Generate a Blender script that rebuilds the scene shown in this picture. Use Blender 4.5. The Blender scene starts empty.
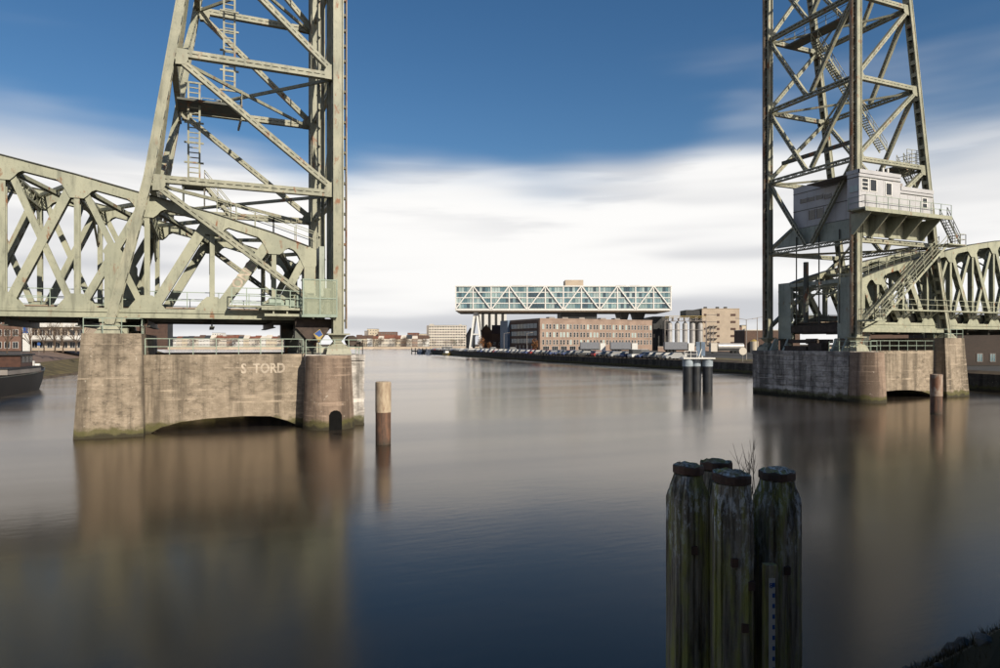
import bpy, math, random
from mathutils import Vector, Matrix
R = math.radians
random.seed(7)
sc = bpy.context.scene
col = sc.collection

# ------------------------------------------------------------------ camera
# world: x runs along the bridge, y runs away from the camera across it, z = 0 is the water
CU, CV, CH, YAW = -8.6, -49.2, 5.8, 0.409
cam_d = bpy.data.cameras.new('camera'); cam = bpy.data.objects.new('camera', cam_d); col.objects.link(cam)
cam.location = (CU, CV, CH); cam.rotation_euler = (R(90), 0, -YAW)
cam_d.sensor_width = 36; cam_d.lens = 24.3; cam_d.shift_y = 0.010
cam_d.clip_start = 0.1; cam_d.clip_end = 20000
sc.camera = cam

# ------------------------------------------------------------------ light and sky
SUN_EL, SUN_AZ = 32.0, 165.0           # azimuth clockwise from +y
sd = bpy.data.lights.new('sun', 'SUN'); so = bpy.data.objects.new('sun', sd); col.objects.link(so)
sd.energy = 5.0; sd.angle = R(0.5); sd.color = (1.0, 0.90, 0.74)
sdir = Vector((math.sin(R(SUN_AZ)) * math.cos(R(SUN_EL)), math.cos(R(SUN_AZ)) * math.cos(R(SUN_EL)), math.sin(R(SUN_EL))))
so.rotation_euler = (-sdir).to_track_quat('-Z', 'Y').to_euler(); so.location = (0, -80, 60)
sc.view_settings.view_transform = 'Standard'; sc.view_settings.look = 'None'
sc.view_settings.exposure = 0.5; sc.view_settings.gamma = 1.0; sc.view_settings.use_curve_mapping = False

CL_SEED = 12.4
world = bpy.data.worlds.new('World'); sc.world = world; world.use_nodes = True
def world_nodes():
    nt = world.node_tree; nt.nodes.clear(); N = nt.nodes.new; L = nt.links.new
    def math_(op, a, b=None, c=None, clamp=False):
        n = N('ShaderNodeMath'); n.operation = op; n.use_clamp = clamp
        for i, v in enumerate((a, b, c)):
            if v is None: continue
            if isinstance(v, (int, float)): n.inputs[i].default_value = v
            else: L(v, n.inputs[i])
        return n.outputs[0]
    def smooth(v, lo, hi, a=0.0, b=1.0):
        n = N('ShaderNodeMapRange'); n.interpolation_type = 'SMOOTHERSTEP'
        for i, q in enumerate((v, lo, hi, a, b)):
            if isinstance(q, (int, float)): n.inputs[i].default_value = q
            else: L(q, n.inputs[i])
        return n.outputs[0]
    sky = N('ShaderNodeTexSky'); sky.sky_type = 'NISHITA'; sky.sun_disc = False
    sky.sun_elevation = R(SUN_EL); sky.sun_rotation = R(SUN_AZ); sky.air_density = 1.0; sky.dust_density = 0.3; sky.ozone_density = 2.5
    hs = N('ShaderNodeHueSaturation'); hs.inputs['Saturation'].default_value = 1.24; hs.inputs['Value'].default_value = 0.82
    L(sky.outputs[0], hs.inputs['Color'])
    tc = N('ShaderNodeTexCoord'); sep = N('ShaderNodeSeparateXYZ'); L(tc.outputs['Generated'], sep.inputs[0])
    az = math_('ARCTAN2', sep.outputs[0], sep.outputs[1]); el = math_('ARCSINE', sep.outputs[2])
    def noise(sa, se, scale, detail=3.0, off=0.0, rough=0.5):
        c = N('ShaderNodeCombineXYZ'); L(math_('MULTIPLY', az, sa), c.inputs[0]); L(math_('MULTIPLY', el, se), c.inputs[1]); c.inputs[2].default_value = off
        n = N('ShaderNodeTexNoise'); n.inputs['Scale'].default_value = scale; n.inputs['Detail'].default_value = detail; n.inputs['Roughness'].default_value = rough
        L(c.outputs[0], n.inputs['Vector']); return n.outputs['Fac']
    n1 = noise(1.0, 1.2, 1.9, 2.0, CL_SEED, 0.4)        # big soft billows of the bank's upper edge
    n2 = noise(0.8, 5.0, 2.6, 3.0, 9.7, 0.5)            # drawn-out streaks
    edge = math_('ADD', 0.298, math_('ADD', math_('MULTIPLY', math_('SUBTRACT', n1, 0.5), 0.36), math_('MULTIPLY', math_('SUBTRACT', n2, 0.5), 0.13)))
    d = math_('SUBTRACT', edge, el)
    mask = smooth(d, -0.04, 0.075)
    veil = math_('MULTIPLY', smooth(n2, 0.50, 0.80), smooth(d, -0.12, 0.02, 0.0, 0.14))
    mask = math_('MAXIMUM', mask, veil)
    n3 = noise(0.7, 6.5, 2.0, 3.0, 5.5, 0.45)
    grey = math_('MULTIPLY', smooth(n3, 0.42, 0.66), smooth(el, 0.02, 0.30, 0.95, 0.5))
    n4 = noise(0.9, 7.5, 3.4, 4.0, 17.3, 0.55)
    grey = math_('MAXIMUM', grey, math_('MULTIPLY', smooth(n4, 0.44, 0.66), smooth(d, 0.17, 0.03, 0.0, 0.55)))
    ramp = N('ShaderNodeMix'); ramp.data_type = 'RGBA'
    ramp.inputs[6].default_value = (0.955, 0.945, 0.93, 1); ramp.inputs[7].default_value = (0.58, 0.59, 0.62, 1)
    L(grey, ramp.inputs[0])
    bg1 = N('ShaderNodeBackground'); L(hs.outputs[0], bg1.inputs[0]); bg1.inputs[1].default_value = 0.076
    bg2 = N('ShaderNodeBackground'); L(ramp.outputs[2], bg2.inputs[0]); bg2.inputs[1].default_value = 0.735
    mx = N('ShaderNodeMixShader'); L(mask, mx.inputs[0]); L(bg1.outputs[0], mx.inputs[1]); L(bg2.outputs[0], mx.inputs[2])
    out = N('ShaderNodeOutputWorld'); L(mx.outputs[0], out.inputs[0])
world_nodes()

# ------------------------------------------------------------------ materials
MATS = {}
K = 0.68                       # overall reflectance of weathered surfaces
def kk(c): return tuple(x * K for x in c)
def new_mat(name):
    m = bpy.data.materials.new(name); m.use_nodes = True; nt = m.node_tree
    b = nt.nodes['Principled BSDF']; MATS[name] = m
    return m, nt, b
class NT:
    def __init__(s, nt): s.nt = nt; s.pos = nt.nodes.new('ShaderNodeNewGeometry').outputs['Position']
    def L(s, a, b): s.nt.links.new(a, b)
    def noise(s, scale, vec=(1, 1, 1), detail=4, rough=0.55, off=0):
        mp = s.nt.nodes.new('ShaderNodeMapping'); mp.inputs['Scale'].default_value = vec; mp.inputs['Location'].default_value = (off, off, off)
        s.L(s.pos, mp.inputs['Vector']); n = s.nt.nodes.new('ShaderNodeTexNoise')
        n.inputs['Scale'].default_value = scale; n.inputs['Detail'].default_value = detail; n.inputs['Roughness'].default_value = rough
        s.L(mp.outputs[0], n.inputs['Vector']); return n.outputs['Fac']
    def ramp(s, v, lo, hi, a=0.0, b=1.0):
        n = s.nt.nodes.new('ShaderNodeMapRange'); n.interpolation_type = 'SMOOTHSTEP'
        s.L(v, n.inputs[0])
        for i, q in enumerate((lo, hi, a, b)): n.inputs[i + 1].default_value = q
        return n.outputs[0]
    def mul(s, a, b, op='MULTIPLY'):
        n = s.nt.nodes.new('ShaderNodeMath'); n.operation = op
        for i, q in enumerate((a, b)):
            if isinstance(q, (int, float)): n.inputs[i].default_value = q
            else: s.L(q, n.inputs[i])
        return n.outputs[0]
    def mix(s, f, a, b):
        n = s.nt.nodes.new('ShaderNodeMix'); n.data_type = 'RGBA'
        if isinstance(f, (int, float)): n.inputs[0].default_value = f
        else: s.L(f, n.inputs[0])
        for i, q in ((6, a), (7, b)):
            if isinstance(q, tuple): n.inputs[i].default_value = (*q, 1)
            else: s.L(q, n.inputs[i])
        return n.outputs[2]
    def z(s):
        n = s.nt.nodes.new('ShaderNodeSeparateXYZ'); s.L(s.pos, n.inputs[0]); return n.outputs[2]
    def bump(s, b, h, strength=0.3, dist=0.05):
        n = s.nt.nodes.new('ShaderNodeBump'); n.inputs['Strength'].default_value = strength; n.inputs['Distance'].default_value = dist
        s.L(h, n.inputs['Height']); s.L(n.outputs[0], b.inputs['Normal'])

def plain(name, c, rough=0.6, metal=0.0, var=0.25, scale=2.0, bump=0.0, spec=0.4):
    c = kk(c); m, nt, b = new_mat(name); t = NT(nt)
    f = t.noise(scale, detail=5)
    d = tuple(x * (1 - var) for x in c); e = tuple(min(1, x * (1 + var * 0.6)) for x in c)
    t.L(t.mix(t.ramp(f, 0.3, 0.7), d, e), b.inputs['Base Color'])
    b.inputs['Roughness'].default_value = rough; b.inputs['Metallic'].default_value = metal
    b.inputs['Specular IOR Level'].default_value = spec
    if bump: t.bump(b, t.noise(scale * 6, detail=6), bump, 0.03)
    return m

def steel(name, c1, c2, rust=0.60, rustc=(0.17, 0.07, 0.03)):
    c1, c2 = kk(c1), kk(c2); m, nt, b = new_mat(name); t = NT(nt)
    base = t.mix(t.ramp(t.noise(0.7, detail=5), 0.3, 0.7), c1, c2)
    streak = t.noise(2.2, (1, 1, 0.16), 5, 0.6, 3.3)
    base = t.mix(t.ramp(streak, 0.50, 0.70, 0, 0.6), base, tuple(x * 0.5 for x in c2))
    base = t.mix(t.ramp(t.noise(5.5, (1, 1, .6), 7, .7, 21.0), 0.55, 0.68, 0, 0.5), base, tuple(x * 0.45 for x in c2))
    r = t.mul(t.ramp(t.noise(1.6, (1, 1, 0.45), 8, 0.66, 11.1), rust, rust + 0.07), t.ramp(t.noise(0.35, off=5.0), 0.36, 0.6))
    base = t.mix(r, base, rustc)
    t.L(base, b.inputs['Base Color']); b.inputs['Roughness'].default_value = 0.55; b.inputs['Specular IOR Level'].default_value = 0.35
    t.bump(b, t.noise(9.0, detail=3), 0.12, 0.02)
    return m
steel('green_steel', (0.415, 0.42, 0.315), (0.32, 0.332, 0.252), 0.585)
steel('tower_steel', (0.40, 0.392, 0.295), (0.28, 0.287, 0.217), 0.575)
steel('rusty_rail', (0.40, 0.34, 0.255), (0.28, 0.20, 0.14), 0.52)
steel('dark_steel', (0.11, 0.12, 0.10), (0.07, 0.075, 0.065), 0.55)
steel('rail_paint', (0.36, 0.44, 0.36), (0.28, 0.35, 0.29), 0.64)
steel('portal_steel', (0.42, 0.46, 0.40), (0.33, 0.37, 0.32), 0.60)

def concrete(name, c1, c2, stain=0.53, pours=0.0):
    c1, c2 = kk(c1), kk(c2); m, nt, b = new_mat(name); t = NT(nt)
    base = t.mix(t.ramp(t.noise(1.1, (1, 1, 1.6), 9, 0.72), 0.32, 0.68), c1, c2)
    base = t.mix(t.ramp(t.noise(0.8, (1.0, 1.0, 0.07), 6, 0.66, 2.2), 0.44, 0.62, 0, 0.82), base, tuple(x * 0.40 for x in c2))      # run-down streaks
    line = t.noise(1.0, (0.06, 0.06, 5.0), 2, 0.4, 8.8)
    base = t.mix(t.mul(t.ramp(line, 0.62, 0.67, 0, 0.5), t.ramp(t.noise(0.9, off=7.7), 0.4, 0.6)), base, tuple(min(1, x * 1.5) for x in c1))    # pale pour lines
    base = t.mix(t.ramp(t.noise(5.0, detail=6, off=4.4), 0.64, 0.72, 0, 0.5), base, (0.46, 0.42, 0.36))                              # lime spots
    blk = t.mul(t.ramp(t.noise(1.5, (1.0, 1.0, 1.7), 13, 0.80, 6.1), stain - 0.02, stain + 0.19), t.ramp(t.noise(0.34, (1, 1, .9), 3, 0.55, 4.9), 0.38, 0.56))
    base = t.mix(t.mul(blk, 0.72), base, (0.036, 0.028, 0.021))                                                                         # soot
    crs = nt.nodes.new('ShaderNodeMath'); crs.operation = 'FRACT'; t.L(t.mul(t.mul(t.z(), 1 / 0.64), t.mul(t.noise(0.8, detail=3), 0.10), 'ADD'), crs.inputs[0])
    base = t.mix(t.mul(t.ramp(crs.outputs[0], 0.07, 0.015, 0, 0.55), t.ramp(t.noise(1.2, off=12.0), 0.38, 0.6)), base, tuple(x * 0.45 for x in c2))      # shuttering joints
    zz = t.mul(t.z(), t.mul(t.noise(1.3, detail=5), 1.1), 'SUBTRACT')
    base = t.mix(t.ramp(zz, 0.25, -0.08, 0, 0.85), base, (0.060, 0.058, 0.018))                                                      # algae at the water line
    base = t.mix(t.ramp(zz, -0.15, -0.42, 0, 0.95), base, (0.030, 0.026, 0.016))
    t.L(base, b.inputs['Base Color']); b.inputs['Roughness'].default_value = 0.85; b.inputs['Specular IOR Level'].default_value = 0.25
    t.bump(b, t.mul(t.noise(7.0, detail=8, rough=0.7), t.mul(line, 0.6), 'ADD'), 0.55, 0.06)
    return m
concrete('concrete', (0.43, 0.355, 0.272), (0.27, 0.22, 0.165), 0.475)
concrete('nose_concrete', (0.34, 0.255, 0.195), (0.235, 0.17, 0.13), 0.60)
concrete('stone', (0.68, 0.64, 0.60), (0.27, 0.25, 0.23), 0.52)
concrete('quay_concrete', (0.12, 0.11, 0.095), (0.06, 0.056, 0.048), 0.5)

def brick(name, c1, c2, mortar, scale=1.0):
    c1, c2, mortar = kk(c1), kk(c2), kk(mortar); m, nt, b = new_mat(name); t = NT(nt)
    tc = nt.nodes.new('ShaderNodeTexCoord'); mp = nt.nodes.new('ShaderNodeMapping'); mp.inputs['Rotation'].default_value = (R(90), 0, 0)
    t.L(tc.outputs['Object'], mp.inputs[0]); br = nt.nodes.new('ShaderNodeTexBrick')
    br.inputs['Color1'].default_value = (*c1, 1); br.inputs['Color2'].default_value = (*c2, 1); br.inputs['Mortar'].default_value = (*mortar, 1)
    br.inputs['Scale'].default_value = scale; br.inputs['Mortar Size'].default_value = 0.012; br.inputs['Brick Width'].default_value = 0.42; br.inputs['Row Height'].default_value = 0.14
    t.L(mp.outputs[0], br.inputs['Vector'])
    base = t.mix(t.ramp(t.noise(0.25, detail=6), 0.35, 0.7, 0, 0.55), br.outputs[0], tuple(x * 0.6 for x in c2))
    t.L(base, b.inputs['Base Color']); b.inputs['Roughness'].default_value = 0.85
    return m
brick('red_brick', (0.25, 0.13, 0.09), (0.19, 0.095, 0.07), (0.22, 0.18, 0.15))
brick('salmon_brick', (0.40, 0.275, 0.21), (0.33, 0.225, 0.175), (0.38, 0.31, 0.26))
brick('brown_brick', (0.14, 0.075, 0.05), (0.10, 0.055, 0.04), (0.13, 0.10, 0.08))
brick('paving_brick', (0.23, 0.15, 0.11), (0.18, 0.115, 0.085), (0.15, 0.12, 0.1), 0.6)
brick('bridge_shade_brick', (0.055, 0.034, 0.025), (0.04, 0.026, 0.02), (0.045, 0.04, 0.034))  # brick darkened to stand for the shade under the bridge
plain('white_paint', (0.80, 0.79, 0.76), 0.5, var=0.08)
plain('cabin_paint', (0.50, 0.50, 0.52), 0.5, var=0.09, scale=0.7)
plain('cream', (0.66, 0.57, 0.44), 0.8, var=0.12, scale=0.3)
plain('beige_concrete', (0.50, 0.41, 0.32), 0.85, var=0.10, scale=0.3)
plain('pale_render', (0.68, 0.62, 0.54), 0.8, var=0.12, scale=0.2)
plain('grey_render', (0.30, 0.27, 0.25), 0.8, var=0.2, scale=0.3)
plain('dark_cladding', (0.030, 0.032, 0.034), 0.6, var=0.4, scale=0.3)
plain('opening_shade', (0.006, 0.006, 0.006), 0.9, spec=0.1)
plain('roof_tile', (0.22, 0.085, 0.055), 0.8, var=0.3, scale=0.3)
plain('slate', (0.045, 0.05, 0.06), 0.7, var=0.3, scale=0.4)
plain('asphalt', (0.055, 0.053, 0.05), 0.9, var=0.25, scale=0.4)
plain('grass', (0.12, 0.092, 0.034), 0.95, var=0.5, scale=0.5, bump=0.5)
plain('soil', (0.10, 0.075, 0.05), 0.95, var=0.4, scale=0.4)
plain('bark', (0.10, 0.07, 0.05), 0.9, var=0.35, scale=3)
plain('twig', (0.15, 0.105, 0.075), 0.9, var=0.35, scale=0.6)
plain('rust_leaf', (0.20, 0.085, 0.03), 0.9, var=0.4, scale=0.6)
plain('hedge', (0.045, 0.055, 0.02), 0.9, var=0.5, scale=0.6)
plain('tyre', (0.02, 0.02, 0.02), 0.85, var=0.2)
plain('silo_steel', (0.56, 0.54, 0.52), 0.42, 0.35, var=0.12, scale=0.8)
plain('blue_paint', (0.14, 0.20, 0.29), 0.55, var=0.2, scale=1.5)
plain('collar_paint', (0.34, 0.40, 0.46), 0.55, var=0.2, scale=1.5)
plain('navy_pile', (0.022, 0.026, 0.034), 0.55, var=0.4, scale=1.2)
plain('trailer_grey', (0.22, 0.23, 0.26), 0.5, var=0.1)
plain('yellow_paint', (0.45, 0.33, 0.10), 0.5, var=0.15)
plain('blue_sign', (0.035, 0.10, 0.33), 0.4, var=0.1)
plain('red_paint', (0.42, 0.035, 0.025), 0.45, var=0.1)
plain('graffiti_white', (0.54, 0.46, 0.37), 0.8, var=0.35, scale=3)
plain('hull_black', (0.016, 0.012, 0.010), 0.6, var=0.4, scale=0.8)
plain('wood_red', (0.085, 0.038, 0.025), 0.5, var=0.3)
plain('track_dark', (0.07, 0.05, 0.04), 0.8, var=0.4)
plain('gravel_stone', (0.13, 0.125, 0.11), 0.9, var=0.5, scale=5, bump=0.4)
plain('window_dark', (0.022, 0.025, 0.030), 0.15, var=0.3, scale=0.3, spec=0.6)
plain('car_glass', (0.03, 0.033, 0.038), 0.4, var=0.3, spec=0.4)
plain('shutter_glass', (0.42, 0.52, 0.50), 0.35, var=0.12, scale=0.4)
for i, c in enumerate(((0.11, 0.21, 0.25), (0.22, 0.33, 0.36), (0.40, 0.50, 0.50), (0.05, 0.09, 0.12), (0.30, 0.42, 0.42))):
    plain('glass_tint_%d' % i, c, 0.12, var=0.2, scale=0.15, spec=0.7)
for i, c in enumerate(((0.03, 0.032, 0.036), (0.05, 0.08, 0.20), (0.34, 0.35, 0.36), (0.72, 0.72, 0.71), (0.36, 0.03, 0.025), (0.10, 0.11, 0.13))):
    plain('car_paint_%d' % i, c, 0.42, var=0.05, spec=0.45)

def lattice_mesh_mat():
    m, nt, b = new_mat('wire_mesh'); t = NT(nt)
    b.inputs['Base Color'].default_value = (0.34, 0.38, 0.28, 1); b.inputs['Roughness'].default_value = 0.6; b.inputs['Alpha'].default_value = 0.33
lattice_mesh_mat()

def timber():
    m, nt, b = new_mat('old_timber'); t = NT(nt)
    grain = t.noise(4.0, (6, 6, 0.3), 9, 0.72)
    base = t.mix(t.ramp(grain, 0.34, 0.66), (0.115, 0.093, 0.066), (0.36, 0.305, 0.225))
    base = t.mix(t.mul(t.ramp(t.noise(3.0, (2.5, 2.5, 0.35), 6, 0.65, 2.0), 0.42, 0.64, 0, 0.9), t.ramp(grain, .3, .6, .5, 1)), base, (0.34, 0.33, 0.075))            # moss
    lich = t.mul(t.ramp(t.noise(16.0, (1.4, 1.4, 0.4), 8, 0.75, 9.0), 0.49, 0.58), t.mul(t.ramp(t.noise(1.6, (1, 1, .5), 4, .6, 6.6), 0.36, 0.56), t.ramp(t.z(), 3.2, 4.1)))
    base = t.mix(t.mul(lich, 0.8), base, (0.78, 0.78, 0.75))
    base = t.mix(t.ramp(t.noise(2.2, (1.6, 1.6, .22), 5, .6, 14.0), .56, .70, 0, .85), base, (0.035, 0.028, 0.02))                                                   # wet dark runs
    t.L(base, b.inputs['Base Color']); b.inputs['Roughness'].default_value = 0.9; b.inputs['Specular IOR Level'].default_value = 0.2
    t.bump(b, t.mul(grain, t.noise(14, (1, 1, 0.5), 5), 'ADD'), 0.9, 0.03)
timber()
def pile_steel():
    m, nt, b = new_mat('pile_rust'); t = NT(nt)
    base = t.mix(t.ramp(t.noise(3.0, (1, 1, 0.25), 7, 0.7), 0.3, 0.7), (0.035, 0.022, 0.016), (0.13, 0.065, 0.038))
    zz = t.mul(t.z(), t.mul(t.noise(2.0), 0.25), 'ADD')
    base = t.mix(t.ramp(zz, 0.6, 0.0, 0, 0.9), base, (0.02, 0.018, 0.012))
    t.L(base, b.inputs['Base Color']); b.inputs['Roughness'].default_value = 0.75; t.bump(b, t.noise(8, detail=6), 0.4, 0.03)
    m, nt, b = new_mat('pile_ochre'); t = NT(nt)
    base = t.mix(t.ramp(t.noise(2.4, (1, 1, 0.35), 7, 0.7), 0.36, 0.66), (0.37, 0.30, 0.215), (0.21, 0.15, 0.10))
    base = t.mix(t.ramp(t.noise(3.5, (1, 1, 0.2), 7, 0.7, 4.0), 0.56, 0.66, 0, 0.8), base, (0.12, 0.05, 0.025))
    t.L(base, b.inputs['Base Color']); b.inputs['Roughness'].default_value = 0.75; t.bump(b, t.noise(8, detail=6), 0.4, 0.03)
pile_steel()
steel('pile_pale', (0.46, 0.40, 0.34), (0.30, 0.205, 0.15), 0.50, (0.13, 0.06, 0.035))
def water_mat():
    m, nt, b = new_mat('river_water'); t = NT(nt)
    def turned(sx, sy, detail, rough):
        mp = nt.nodes.new('ShaderNodeMapping'); mp.inputs['Rotation'].default_value = (0, 0, YAW); mp.inputs['Scale'].default_value = (sx, sy, 1)
        t.L(t.pos, mp.inputs['Vector']); n = nt.nodes.new('ShaderNodeTexNoise'); n.inputs['Scale'].default_value = 1.0; n.inputs['Detail'].default_value = detail; n.inputs['Roughness'].default_value = rough
        t.L(mp.outputs[0], n.inputs['Vector']); return n.outputs['Fac']
    silt = nt.nodes.new('ShaderNodeBsdfDiffuse'); t.L(t.mix(t.ramp(t.noise(0.012, (1, 1, 1), 3), 0.35, 0.65), (0.016, 0.011, 0.006), (0.012, 0.009, 0.006)), silt.inputs['Color'])
    gl = nt.nodes.new('ShaderNodeBsdfGlossy'); gl.distribution = 'MULTI_GGX'; gl.inputs['Color'].default_value = (1.0, 0.93, 0.85, 1)
    t.L(t.ramp(turned(0.010, 0.075, 4, 0.55), 0.35, 0.68, 0.15, 0.235), gl.inputs['Roughness'])
    bp = nt.nodes.new('ShaderNodeBump'); bp.inputs['Strength'].default_value = 0.07; bp.inputs['Distance'].default_value = 0.05
    t.L(t.mul(t.noise(0.9, (1, 1, 1), 3), turned(0.7, 3.2, 5, 0.6), 'ADD'), bp.inputs['Height'])
    fr = nt.nodes.new('ShaderNodeFresnel'); fr.inputs['IOR'].default_value = 1.62
    mx = nt.nodes.new('ShaderNodeMixShader'); t.L(fr.outputs[0], mx.inputs[0]); t.L(silt.outputs[0], mx.inputs[1]); t.L(gl.outputs[0], mx.inputs[2])
    t.L(bp.outputs[0], gl.inputs['Normal']); t.L(mx.outputs[0], nt.nodes['Material Output'].inputs['Surface'])
water_mat()

# ------------------------------------------------------------------ mesh helpers
ORG = {}
class MB:
    def __init__(s): s.v = []; s.f = []; s.m = []; s.mi = 0
    def add(s, vs, fs):
        o = len(s.v); s.v += [Vector(p) for p in vs]; s.f += [tuple(i + o for i in q) for q in fs]; s.m += [s.mi] * len(fs)
        return s
    def hexa(s, b4, t4):
        return s.add(list(b4) + list(t4), [(3, 2, 1, 0), (4, 5, 6, 7), (0, 1, 5, 4), (1, 2, 6, 5), (2, 3, 7, 6), (3, 0, 4, 7)])
    def box(s, x0, x1, y0, y1, z0, z1):
        return s.hexa([(x0, y0, z0), (x1, y0, z0), (x1, y1, z0), (x0, y1, z0)], [(x0, y0, z1), (x1, y0, z1), (x1, y1, z1), (x0, y1, z1)])
    def beam(s, p, q, w, d, side=(0, 1, 0), w2=None):
        p, q = Vector(p), Vector(q); a = (q - p).normalized(); sd_ = Vector(side); sd_ = (sd_ - a * sd_.dot(a))
        if sd_.length < 1e-6: sd_ = a.orthogonal()
        sd_.normalize(); t = a.cross(sd_); w2 = w if w2 is None else w2
        c = [(-1, -1), (1, -1), (1, 1), (-1, 1)]
        return s.hexa([p + t * (w / 2 * i) + sd_ * (d / 2 * j) for i, j in c], [q + t * (w2 / 2 * i) + sd_ * (d / 2 * j) for i, j in c])
    def cyl(s, p, q, r, n=12, r2=None, caps=True, ph=0.0):
        p, q = Vector(p), Vector(q); a = (q - p).normalized(); x = a.orthogonal().normalized(); y = a.cross(x); r2 = r if r2 is None else r2
        if abs(a.z) > 0.99: x, y = Vector((1, 0, 0)), Vector((0, 1, 0))
        A = [p + (x * math.cos(ph + 2 * math.pi * i / n) + y * math.sin(ph + 2 * math.pi * i / n)) * r for i in range(n)]
        B = [q + (x * math.cos(ph + 2 * math.pi * i / n) + y * math.sin(ph + 2 * math.pi * i / n)) * r2 for i in range(n)]
        fs = [(i, (i + 1) % n, n + (i + 1) % n, n + i) for i in range(n)]
        if caps: fs += [tuple(range(n - 1, -1, -1)), tuple(range(n, 2 * n))]
        return s.add(A + B, fs)
    def prism(s, poly, ext):
        """poly: 3-D outline, ext: extrusion vector"""
        n = len(poly); e = Vector(ext); A = [Vector(p) for p in poly]; B = [p + e for p in A]
        return s.add(A + B, [tuple(range(n - 1, -1, -1)), tuple(range(n, 2 * n))] + [(i, (i + 1) % n, n + (i + 1) % n, n + i) for i in range(n)])
    def lace(s, p, q, w, d, side, bar=0.07, pitch=None, flange=0.16, faces=(-1, 1)):
        """built-up member: two flanges w apart and zigzag lacing bars between them"""
        p, q = Vector(p), Vector(q); a = (q - p); ln = a.length; a.normalize(); sd_ = Vector(side); sd_ = (sd_ - a * sd_.dot(a)).normalized(); t = a.cross(sd_)
        for k in (-1, 1): s.beam(p + t * (k * (w - flange) / 2), q + t * (k * (w - flange) / 2), flange, d, sd_)
        pitch = pitch or w * 1.1; n = max(2, int(ln / pitch)); h = (w - flange) / 2
        for j in faces:
            for i in range(n):
                k = 1 if i % 2 else -1
                s.beam(p + a * (ln * i / n) + t * (h * k) + sd_ * (j * d * 0.46), p + a * (ln * (i + 1) / n) - t * (h * k) + sd_ * (j * d * 0.46), bar, 0.03, sd_)
        return s
    def xf(s, fn, flip=False):
        s.v = [Vector(fn(p)) for p in s.v]
        if flip: s.f = [tuple(reversed(q)) for q in s.f]
        return s
    def mesh(s, name, mats, smooth=False):
        me = bpy.data.meshes.new(name); me.from_pydata([tuple(p) for p in s.v], [], s.f)
        for mm in (mats if isinstance(mats, (list, tuple)) else [mats]): me.materials.append(MATS[mm])
        if any(s.m): me.polygons.foreach_set('material_index', s.m)
        if smooth: me.polygons.foreach_set('use_smooth', [True] * len(s.f)); me.set_sharp_from_angle(angle=R(40))
        me.update(); return me
    def build(s, name, mats, parent=None, smooth=False, loc=None):
        o0 = ORG.get(parent.name if parent else None)
        if o0 is not None: s.v = [p - o0 for p in s.v]
        o = bpy.data.objects.new(name, s.mesh(name, mats, smooth)); col.objects.link(o)
        if parent: o.parent = parent; 
        if o0 is not None: ORG[o.name] = o0
        if loc: o.location = loc
        return o
def link(name, mesh, parent=None, loc=(0, 0, 0), rot=None):
    o = bpy.data.objects.new(name, mesh); col.objects.link(o); o.parent = parent; o.location = loc
    if rot: o.rotation_euler = rot
    return o
def tag(o, label, cat, group=None):
    o['label'] = label; o['category'] = cat
    if group: o['group'] = group
    return o
def thing(name, label, cat, loc=(0, 0, 0), rz=0.0, group=None, world_parts=False):
    o = bpy.data.objects.new(name, None); col.objects.link(o); o.location = loc; o.rotation_euler = (0, 0, rz); o.empty_display_size = 0.3
    tag(o, label, cat, group)
    if world_parts: ORG[o.name] = Vector(loc)
    return o
def struct(name, mb, mats, **k):
    o = mb.build(name, mats, **k); o['kind'] = 'structure'; return o
def copy_tree(o, parent=None):
    c = o.copy(); col.objects.link(c); c.parent = parent
    for ch in o.children: copy_tree(ch, c)
    return c
ONES = 'first second third fourth fifth sixth seventh eighth ninth tenth eleventh twelfth thirteenth fourteenth fifteenth sixteenth seventeenth eighteenth nineteenth'.split()
def nth(i):
    if i < 20: return ONES[i - 1]
    t, o = divmod(i, 10); w = ('twenty', 'thirty', 'forty', 'fifty', 'sixty', 'seventy', 'eighty')[t - 2]
    return w + '-' + ONES[o - 1] if o else w[:-1] + 'ieth'
COUNT = {}
def count(k): COUNT[k] = COUNT.get(k, 0) + 1; return nth(COUNT[k])
def G(X, Y):                      # site grid turned with the quay: X to the right, Y down the harbour
    return CU + X * math.cos(YAW) + Y * math.sin(YAW), CV - X * math.sin(YAW) + Y * math.cos(YAW)
def gthing(name, label, cat, X, Y, z, rot=0.0, group=None):
    x, y = G(X, Y); return thing(name, label, cat, (x, y, z), -YAW + rot, group)
def text_mesh(body, size, mat, name, bold=0.0):
    c = bpy.data.curves.new(name, 'FONT'); c.body = body; c.size = size; c.extrude = 0.004; c.offset = bold; c.resolution_u = 3
    t = bpy.data.objects.new(name, c); col.objects.link(t)
    me = bpy.data.meshes.new_from_object(t); bpy.data.objects.remove(t); bpy.data.curves.remove(c)
    me.materials.clear(); me.materials.append(MATS[mat]); me.name = name
    return me

# ------------------------------------------------------------------ water and land
def sheet(name, poly, z, mat, kind='structure', skirt=None, smat=None):
    """flat land with an outline of world points, and a vertical skirt below it"""
    mb = MB(); n = len(poly)
    mb.add([(x, y, z) for x, y in poly], [tuple(range(n))])
    o = struct(name, mb, mat)
    return o
mb = MB(); S = 9000
mb.add([(-S, -S, 0), (S, -S, 0), (S, S, 0), (-S, S, 0)], [(0, 1, 2, 3)]); struct('water', mb, 'river_water')

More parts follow.
